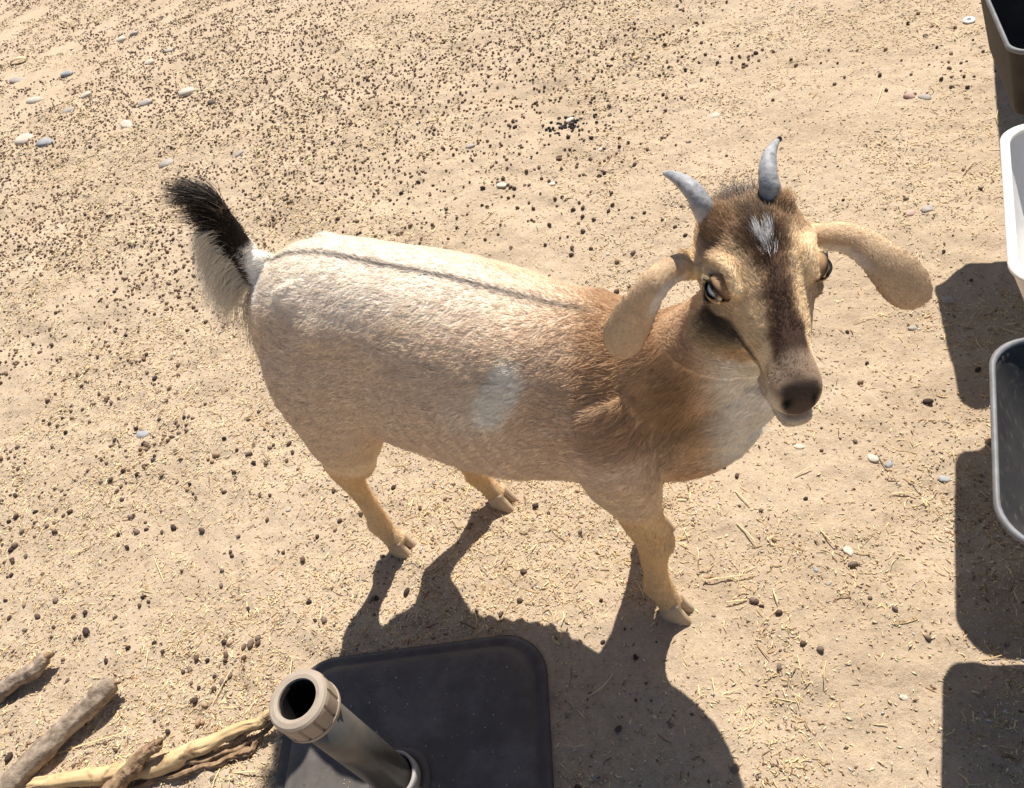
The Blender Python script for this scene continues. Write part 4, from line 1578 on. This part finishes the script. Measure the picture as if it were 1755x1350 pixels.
def flakes(n, lmin, lmax, wmin, wmax, dens_fn, lift):
    g = sample_ground(n, 1.35)
    g = g[(RNG.random(len(g)) < dens_fn(g[:, 0], g[:, 1])) & clear(g[:, 0], g[:, 1])]
    n = len(g)
    k = project(np.stack([g[:, 0], g[:, 1], 0 * g[:, 0]], 1))[2]
    Ln = (RNG.uniform(0, 1, n) ** 1.6 * (lmax - lmin) + lmin) * np.clip(k / 1.6, 1, 3.0)
    wd = RNG.uniform(wmin, wmax, n) * np.clip(k / 1.6, 1, 2.6)
    a = RNG.uniform(0, 2 * math.pi, n)
    pt = RNG.normal(0, lift, n)
    D = np.stack([np.cos(a) * np.cos(pt), np.sin(a) * np.cos(pt), np.sin(pt)], 1)
    S_ = np.stack([-np.sin(a), np.cos(a), RNG.normal(0, .25, n)], 1)
    c0 = np.stack([g[:, 0], g[:, 1], gz(g[:, 0], g[:, 1]) + .0008 + np.abs(np.sin(pt)) * Ln * .5], 1)
    V_ = np.stack([c0 - D * (Ln / 2)[:, None], c0 + S_ * (wd / 2)[:, None], c0 + D * (Ln / 2)[:, None], c0 - S_ * (wd / 2)[:, None], c0 + np.array([0, 0, 1.0]) * (wd * .35)[:, None], c0 - np.array([0, 0, 1.0]) * (wd * .15)[:, None]], 1)
    f3 = np.array([[0, 3, 4], [3, 2, 4], [2, 1, 4], [1, 0, 4], [0, 5, 3], [3, 5, 2], [2, 5, 1], [1, 5, 0]])
    kind = RNG.random(n)[:, None]
    col = np.where(kind < .42, lin(240, 222, 182), np.where(kind < .66, lin(222, 196, 154), np.where(kind < .82, lin(190, 158, 120), np.where(kind < .94, lin(120, 94, 72), lin(214, 208, 204))))) * RNG.uniform(.8, 1.1, n)[:, None]
    return V_.reshape(-1, 3), (f3[None] + (np.arange(n) * 6)[:, None, None]).reshape(-1, 3), np.repeat(col, 6, axis=0)


for args in ((150000, .0030, .011, .0011, .0030, d1, .18), (60000, .002, .009, .0010, .0030, d_near, .25), (22000, .006, .014, .0025, .0045, d1, .22)):
    v_, t_, c_ = flakes(*args)
    vs.append(v_)
    t3s.append(t_ + off)
    cs.append(c_)
    off += len(v_)
me_ = arrays_mesh("straw_litter", np.concatenate(vs), [np.concatenate(q4s), np.concatenate(t3s)], smooth=False)
set_tint(me_, np.clip(np.concatenate(cs), 0, .85))
link("straw_litter", me_, m_straw, kind="stuff", label="pale chopped straw and chips scattered over the sandy ground", category="straw")

# --- grit
m_grit = attr_mat("grit", "tint", .9, .2)
g = sample_ground(90000, 1.5)
g = g[(RNG.random(len(g)) < d1(g[:, 1] + 4, g[:, 0]) * .6) & clear(g[:, 0], g[:, 1])]
n = len(g)
s_ = RNG.uniform(.0008, .0030, n) ** 1
octv = np.array([[1, 0, 0], [-1, 0, 0], [0, 1, 0], [0, -1, 0], [0, 0, 1], [0, 0, -1.0]])
octf = np.array([[0, 2, 4], [2, 1, 4], [1, 3, 4], [3, 0, 4], [2, 0, 5], [1, 2, 5], [3, 1, 5], [0, 3, 5]])
kind = RNG.random(n)[:, None]
colg = np.where(kind < .6, lin(196, 166, 134), np.where(kind < .8, lin(150, 134, 122), np.where(kind < .93, lin(110, 92, 76), lin(206, 198, 188)))) * RNG.uniform(.75, 1.15, n)[:, None]
v_, f_, c_ = scatter(octv, octf, np.stack([g[:, 0], g[:, 1], gz(g[:, 0], g[:, 1]) + s_ * .3], 1), np.stack([s_ * 1.4, s_, s_ * .8], 1), rand_rot(n, True), colg, .12)
me_ = arrays_mesh("grit", v_, [f_], smooth=False)
set_tint(me_, np.clip(c_, 0, .8))
link("grit", me_, m_grit, kind="stuff", label="fine sand grains and crumbs of dry soil on the ground", category="grit")

# --- pebbles one by one
m_peb = attr_mat("pebble", "tint", .7, .3, 120, .18)
GREYP, BLUE, PALE, TANP, PINK, DARK = lin(170, 160, 150), lin(158, 158, 160), lin(206, 194, 176), lin(198, 168, 128), lin(190, 160, 146), lin(100, 88, 80)
PEB = [(320, 158, 15, PALE, "oval white pebble left of the heap of droppings, above the goat's tail"), (248, 177, 13, GREYP, "grey layered pebble just left of and below the oval white one"),
       (218, 216, 13, PALE, "round cream pebble below the grey layered one"), (115, 128, 11, BLUE, "blue grey pebble right of the curved tan shard"),
       (30, 138, 13, GREYP, "grey half buried pebble directly below the curved tan shard"), (45, 243, 15, PALE, "pale grey flat pebble near the left edge"),
       (80, 249, 14, BLUE, "pale bluish flat pebble beside the left edge pebble"), (286, 280, 13, GREYP, "grey topped stone beside the tip of the goat's tail"),
       (205, 65, 10, PALE, "pale pebble near the top left, left one of a pair"), (230, 57, 9, GREYP, "pale grey pebble near the top left, right one of a pair"),
       (256, 108, 10, PALE, "flat whitish pebble below the pair near the top left"), (288, 85, 9, GREYP, "small grey pebble right of the top left pair"),
       (362, 173, 9, DARK, "dark grey pebble right of the oval white one"), (145, 163, 12, PALE, "whitish flat pebble in the droppings at upper left"),
       (120, 193, 10, GREYP, "flat grey pebble sunk in the sand at far left"), (60, 175, 13, PALE, "broad cream pebble under the grey half buried one"),
       (245, 745, 12, BLUE, "flat bluish pebble on the open sand left of the goat's hind leg"), (860, 320, 9, PALE, "cream angular pebble above the middle of the goat's back"),
       (806, 251, 8, GREYP, "round translucent grey pebble above the goat's back"), (976, 200, 8, PALE, "white pebble lying in the dense heap of droppings"),
       (1495, 787, 9, PALE, "pale cube shaped pebble right of the goat's chest"), (1524, 796, 7, BLUE, "small blue grey pebble beside the pale cube shaped one"),
       (1620, 818, 9, BLUE, "bluish pebble left of the lower pan's shadow"), (1585, 168, 10, GREYP, "grey pebble near the deep black pan"),
       (1560, 165, 9, PINK, "pinkish flat pebble left of a grey one, near the deep black pan"), (1590, 358, 10, GREYP, "flat grey pebble left of the white pan"),
       (1560, 362, 9, PINK, "reddish brown pebble left of the white pan"), (1625, 515, 10, GREYP, "grey pebble at the edge of the shadow under the white pan"),
       (1454, 946, 9, PALE, "white chip right of the goat's front hoof"), (1370, 768, 7, PALE, "tiny pale pebble below the goat's muzzle"),
       (1398, 978, 5, BLUE, "small bluish pebble right of the goat's front leg"), (1548, 1196, 6, PALE, "small white chip in the lower right sand"),
       (1225, 195, 9, PALE, "long pale pebble left of the upright horn"), (1565, 560, 7, GREYP, "small grey stone below the goat's left ear"),
       (1030, 255, 6, PALE, "small pale stone right of the heap of droppings"), (945, 314, 7, PALE, "pale flat stone right of the cream angular one"),
       (1420, 1000, 5, GREYP, "tiny grey stone in the sand at lower right"), (495, 875, 5, GREYP, "tiny grey stone left of the near hind leg"),
       (700, 600, 0, PALE, ""), (1088, 100, 7, TANP, "square tan stone near the top, right of the middle"), (1180, 240, 5, DARK, "small dark flint left of the upright horn"),
       (1720, 740, 7, GREYP, "small stone in the lit gap between the pan shadows"), (410, 262, 8, GREYP, "grey pebble right of the tail tip")]
for i, (x_, y_, r_px, cc_, lab) in enumerate(PEB):
    if r_px == 0:
        continue
    P0 = point(x_, y_, 0)
    k_ = project(P0)[2]
    r0 = r_px / FPX * k_
    v = base_v2.copy() if k_ > 2.0 else ico(3)[0]
    ff_ = base_f2 if k_ > 2.0 else ico(3)[1]
    v = v * (1 + .24 * fbm(v[:, 0] * 1.3 + i * 5, v[:, 1] * 1.3, v[:, 2] * 1.3, 700 + i, 2))[:, None]
    v = np.sign(v) * np.abs(v) ** .85
    me_ = arrays_mesh("pebble", v, [ff_])
    set_tint(me_, np.clip(cc_ * (1 + .2 * fbm(v[:, 0] * 2.5, v[:, 1] * 2.5, v[:, 2] * 2.5, 720 + i, 3))[:, None], 0, .85))
    o = link("pebble", me_, m_peb, label=lab, category="pebble", group="pebbles in the sand")
    zs = .42
    o.location = (P0[0], P0[1], float(gz(P0[0], P0[1])) + r0 * zs * .05)
    o.scale = (r0 * 1.08, r0 * .78, r0 * zs)
    o.rotation_euler = (RNG.normal(0, .12), RNG.normal(0, .12), -.35 + RNG.normal(0, .5))

# curved tan shard
P0 = point(34, 110, 0)
k_ = project(P0)[2]
bm = bmesh.new()
s0 = 15 / FPX * k_
for side in (0, 1):
    pass
top_, bot_ = [], []
for j in range(9):
    a = math.pi * (.08 + .84 * j / 8)
    for lst, rr, zz in ((top_, s0, .006), (bot_, s0 * .72, .006)):
        pass
    top_.append([bm.verts.new((math.cos(a) * s0 * .95, -math.sin(a) * s0 * .5 + dy_, s0 * .55 * math.sin(a) + dz_)) for dy_, dz_ in ((0, 0), (0, .004), (s0 * .75, .004), (s0 * .75, 0))])
for a_, b2_ in zip(top_[:-1], top_[1:]):
    for j in range(4):
        bm.faces.new((a_[j], a_[(j + 1) % 4], b2_[(j + 1) % 4], b2_[j]))
bm.faces.new(top_[0])
bm.faces.new(top_[-1][::-1])
o = bm_obj("pottery_shard", bm, noisy_mat("tan_shard", (.50, .38, .24), (.62, .50, .33), 30, .8))
o.location = (P0[0], P0[1], float(gz(P0[0], P0[1])))
o['label'] = "curved tan shard standing up from the sand near the top left corner"
o['category'] = "shard"

# white washer
P0 = point(1661, 33, 0)
k_ = project(P0)[2]
R0 = 9.5 / FPX * k_
bm = revolve([(R0 * .34, 0), (R0, 0), (R0, .003), (R0 * .34, .0035)], 32)
o = bm_obj("washer", bm, noisy_mat("white_metal", (.70, .70, .70), (.82, .82, .82), 50, .4, .5))
o.location = (P0[0], P0[1], float(gz(P0[0], P0[1])) + .004)
o.rotation_euler = (.1, -.08, 0)
o['label'] = "small white washer with a dark hole lying near the top right corner"
o['category'] = "washer"

# crumbs of straw and dirt lying on the parasol base and in the grey pan
def crumbs(name, parent, n, hx, hy, zf, lo, hi, cols, seed):
    r_ = np.random.default_rng(seed)
    x = r_.uniform(-hx, hx, n)
    y = r_.uniform(-hy, hy, n)
    Ln = r_.uniform(lo, hi, n) * r_.uniform(.4, 1, n)
    wd = r_.uniform(.0008, .0020, n)
    a = r_.uniform(0, 6.28, n)
    z = zf(x, y)
    D = np.stack([np.cos(a), np.sin(a), 0 * a], 1)
    S_ = np.stack([-np.sin(a), np.cos(a), 0 * a], 1)
    c0 = np.stack([x, y, z + .0012], 1)
    V_ = np.stack([c0 - D * (Ln / 2)[:, None], c0 + S_ * (wd / 2)[:, None], c0 + D * (Ln / 2)[:, None], c0 - S_ * (wd / 2)[:, None], c0 + np.array([0, 0, .0008]), c0 - np.array([0, 0, .0010])], 1)
    f3 = np.array([[0, 3, 4], [3, 2, 4], [2, 1, 4], [1, 0, 4], [0, 5, 3], [3, 5, 2], [2, 5, 1], [1, 5, 0]])
    col = cols[r_.integers(0, len(cols), n)]
    me_ = arrays_mesh(name, V_.reshape(-1, 3), [(f3[None] + (np.arange(n) * 6)[:, None, None]).reshape(-1, 3)], smooth=False)
    set_tint(me_, np.repeat(col, 6, axis=0))
    link(name, me_, m_straw, parent, kind="stuff")


CR = np.array([lin(236, 214, 166), lin(190, 176, 160), lin(150, 140, 130), lin(228, 222, 214), lin(110, 92, 76)])


def base_top(x, y):
    m_ = np.maximum(np.abs(x), np.abs(y))
    return np.interp(m_, [.075, HALF - .13, HALF - .075, HALF - .040, HALF - .027], [.0505, .047, .043, .038, .030])


crumbs("crumbs", stand, 260, HALF - .045, HALF - .045, base_top, .0015, .006, CR, 5)
crumbs("feed_crumbs", pans[2][0], 420, pans[2][5] / 2 - .075, pans[2][4] / 2 - .075, lambda x, y: .0046 + 0 * x, .003, .012, CR, 6)
crumbs("feed_crumbs", pans[1][0], 160, pans[1][5] / 2 - .075, pans[1][4] / 2 - .075, lambda x, y: .0046 + 0 * x, .003, .010, CR, 8)

# long straws one can point to
ST = [((1205, 995), (1292, 985), "pale flat straw lying right of the front hoof's shadow"), ((1245, 1030), (1280, 1028), "short pale straw beside a dark double dropping, lower right"),
      ((1405, 912), (1430, 940), "straight thin straw leaning to the right, right of the chest"), ((1262, 900), (1295, 935), "thin pale straw right of the knee"),
      ((1530, 845), (1570, 848), "short straw near the lower pan's shadow"), ((1325, 1010), (1333, 1035), "bright short upright straw in the lower right sand"),
      ((1260, 845), (1285, 870), "thin straw below the chest"), ((1362, 820), (1392, 805), "flat broad straw chip below the muzzle"),
      ((100, 1295), (215, 1262), "long pale straw between the thick branch and the peeled one"), ((500, 1170), (505, 1130), "upright straw beside the screw cap"),
      ((370, 1210), (405, 1150), "long thin straw above the peeled branch"), ((265, 955), (285, 1000), "bright straw chip on the sand at left"),
      ((820, 385), (850, 360), "thin straw above the goat's back"), ((1500, 185), (1512, 150), "pale forked straw near the top right"),
      ((1440, 130), (1465, 118), "broad yellow straw at upper right"), ((1650, 300), (1668, 282), "straw left of the white pan"),
      ((398, 1328), (458, 1326), "green grey straw touching the left side of the parasol base"), ((1010, 1195), (1052, 1160), "straw lying in the goat's shadow"),
      ((600, 318), (655, 300), "thin bent straw above the rump"), ((300, 265), (318, 242), "pale curled straw above the tail tip")]
for i, (q1, q2, lab) in enumerate(ST):
    A0, B0 = point(*q1, 0), point(*q2, 0)
    c0 = (A0 + B0) / 2
    gzv = float(gz(c0[0], c0[1]))
    h1, h2 = .003, .006 + .004 * RNG.random()
    mid = (A0 + B0) / 2 + np.array([RNG.normal(0, .002), RNG.normal(0, .002), 0])
    bm = tube_mesh([A0 - c0 + [0, 0, h1], mid - c0 + [0, 0, (h1 + h2) / 2 + .001], B0 - c0 + [0, 0, h2]], [.0010, .0012, .0009], 6, 0, n=3)
    me_ = bpy.data.meshes.new("straw")
    bmesh.ops.recalc_face_normals(bm, faces=bm.faces)
    bm.to_mesh(me_)
    bm.free()
    set_tint(me_, np.tile(lin(238, 218, 170) * RNG.uniform(.8, 1.05), (len(me_.vertices), 1)))
    o = link("straw", me_, m_straw, label=lab, category="straw", group="longer straws on the sand")
    o.location = (c0[0], c0[1], gzv)
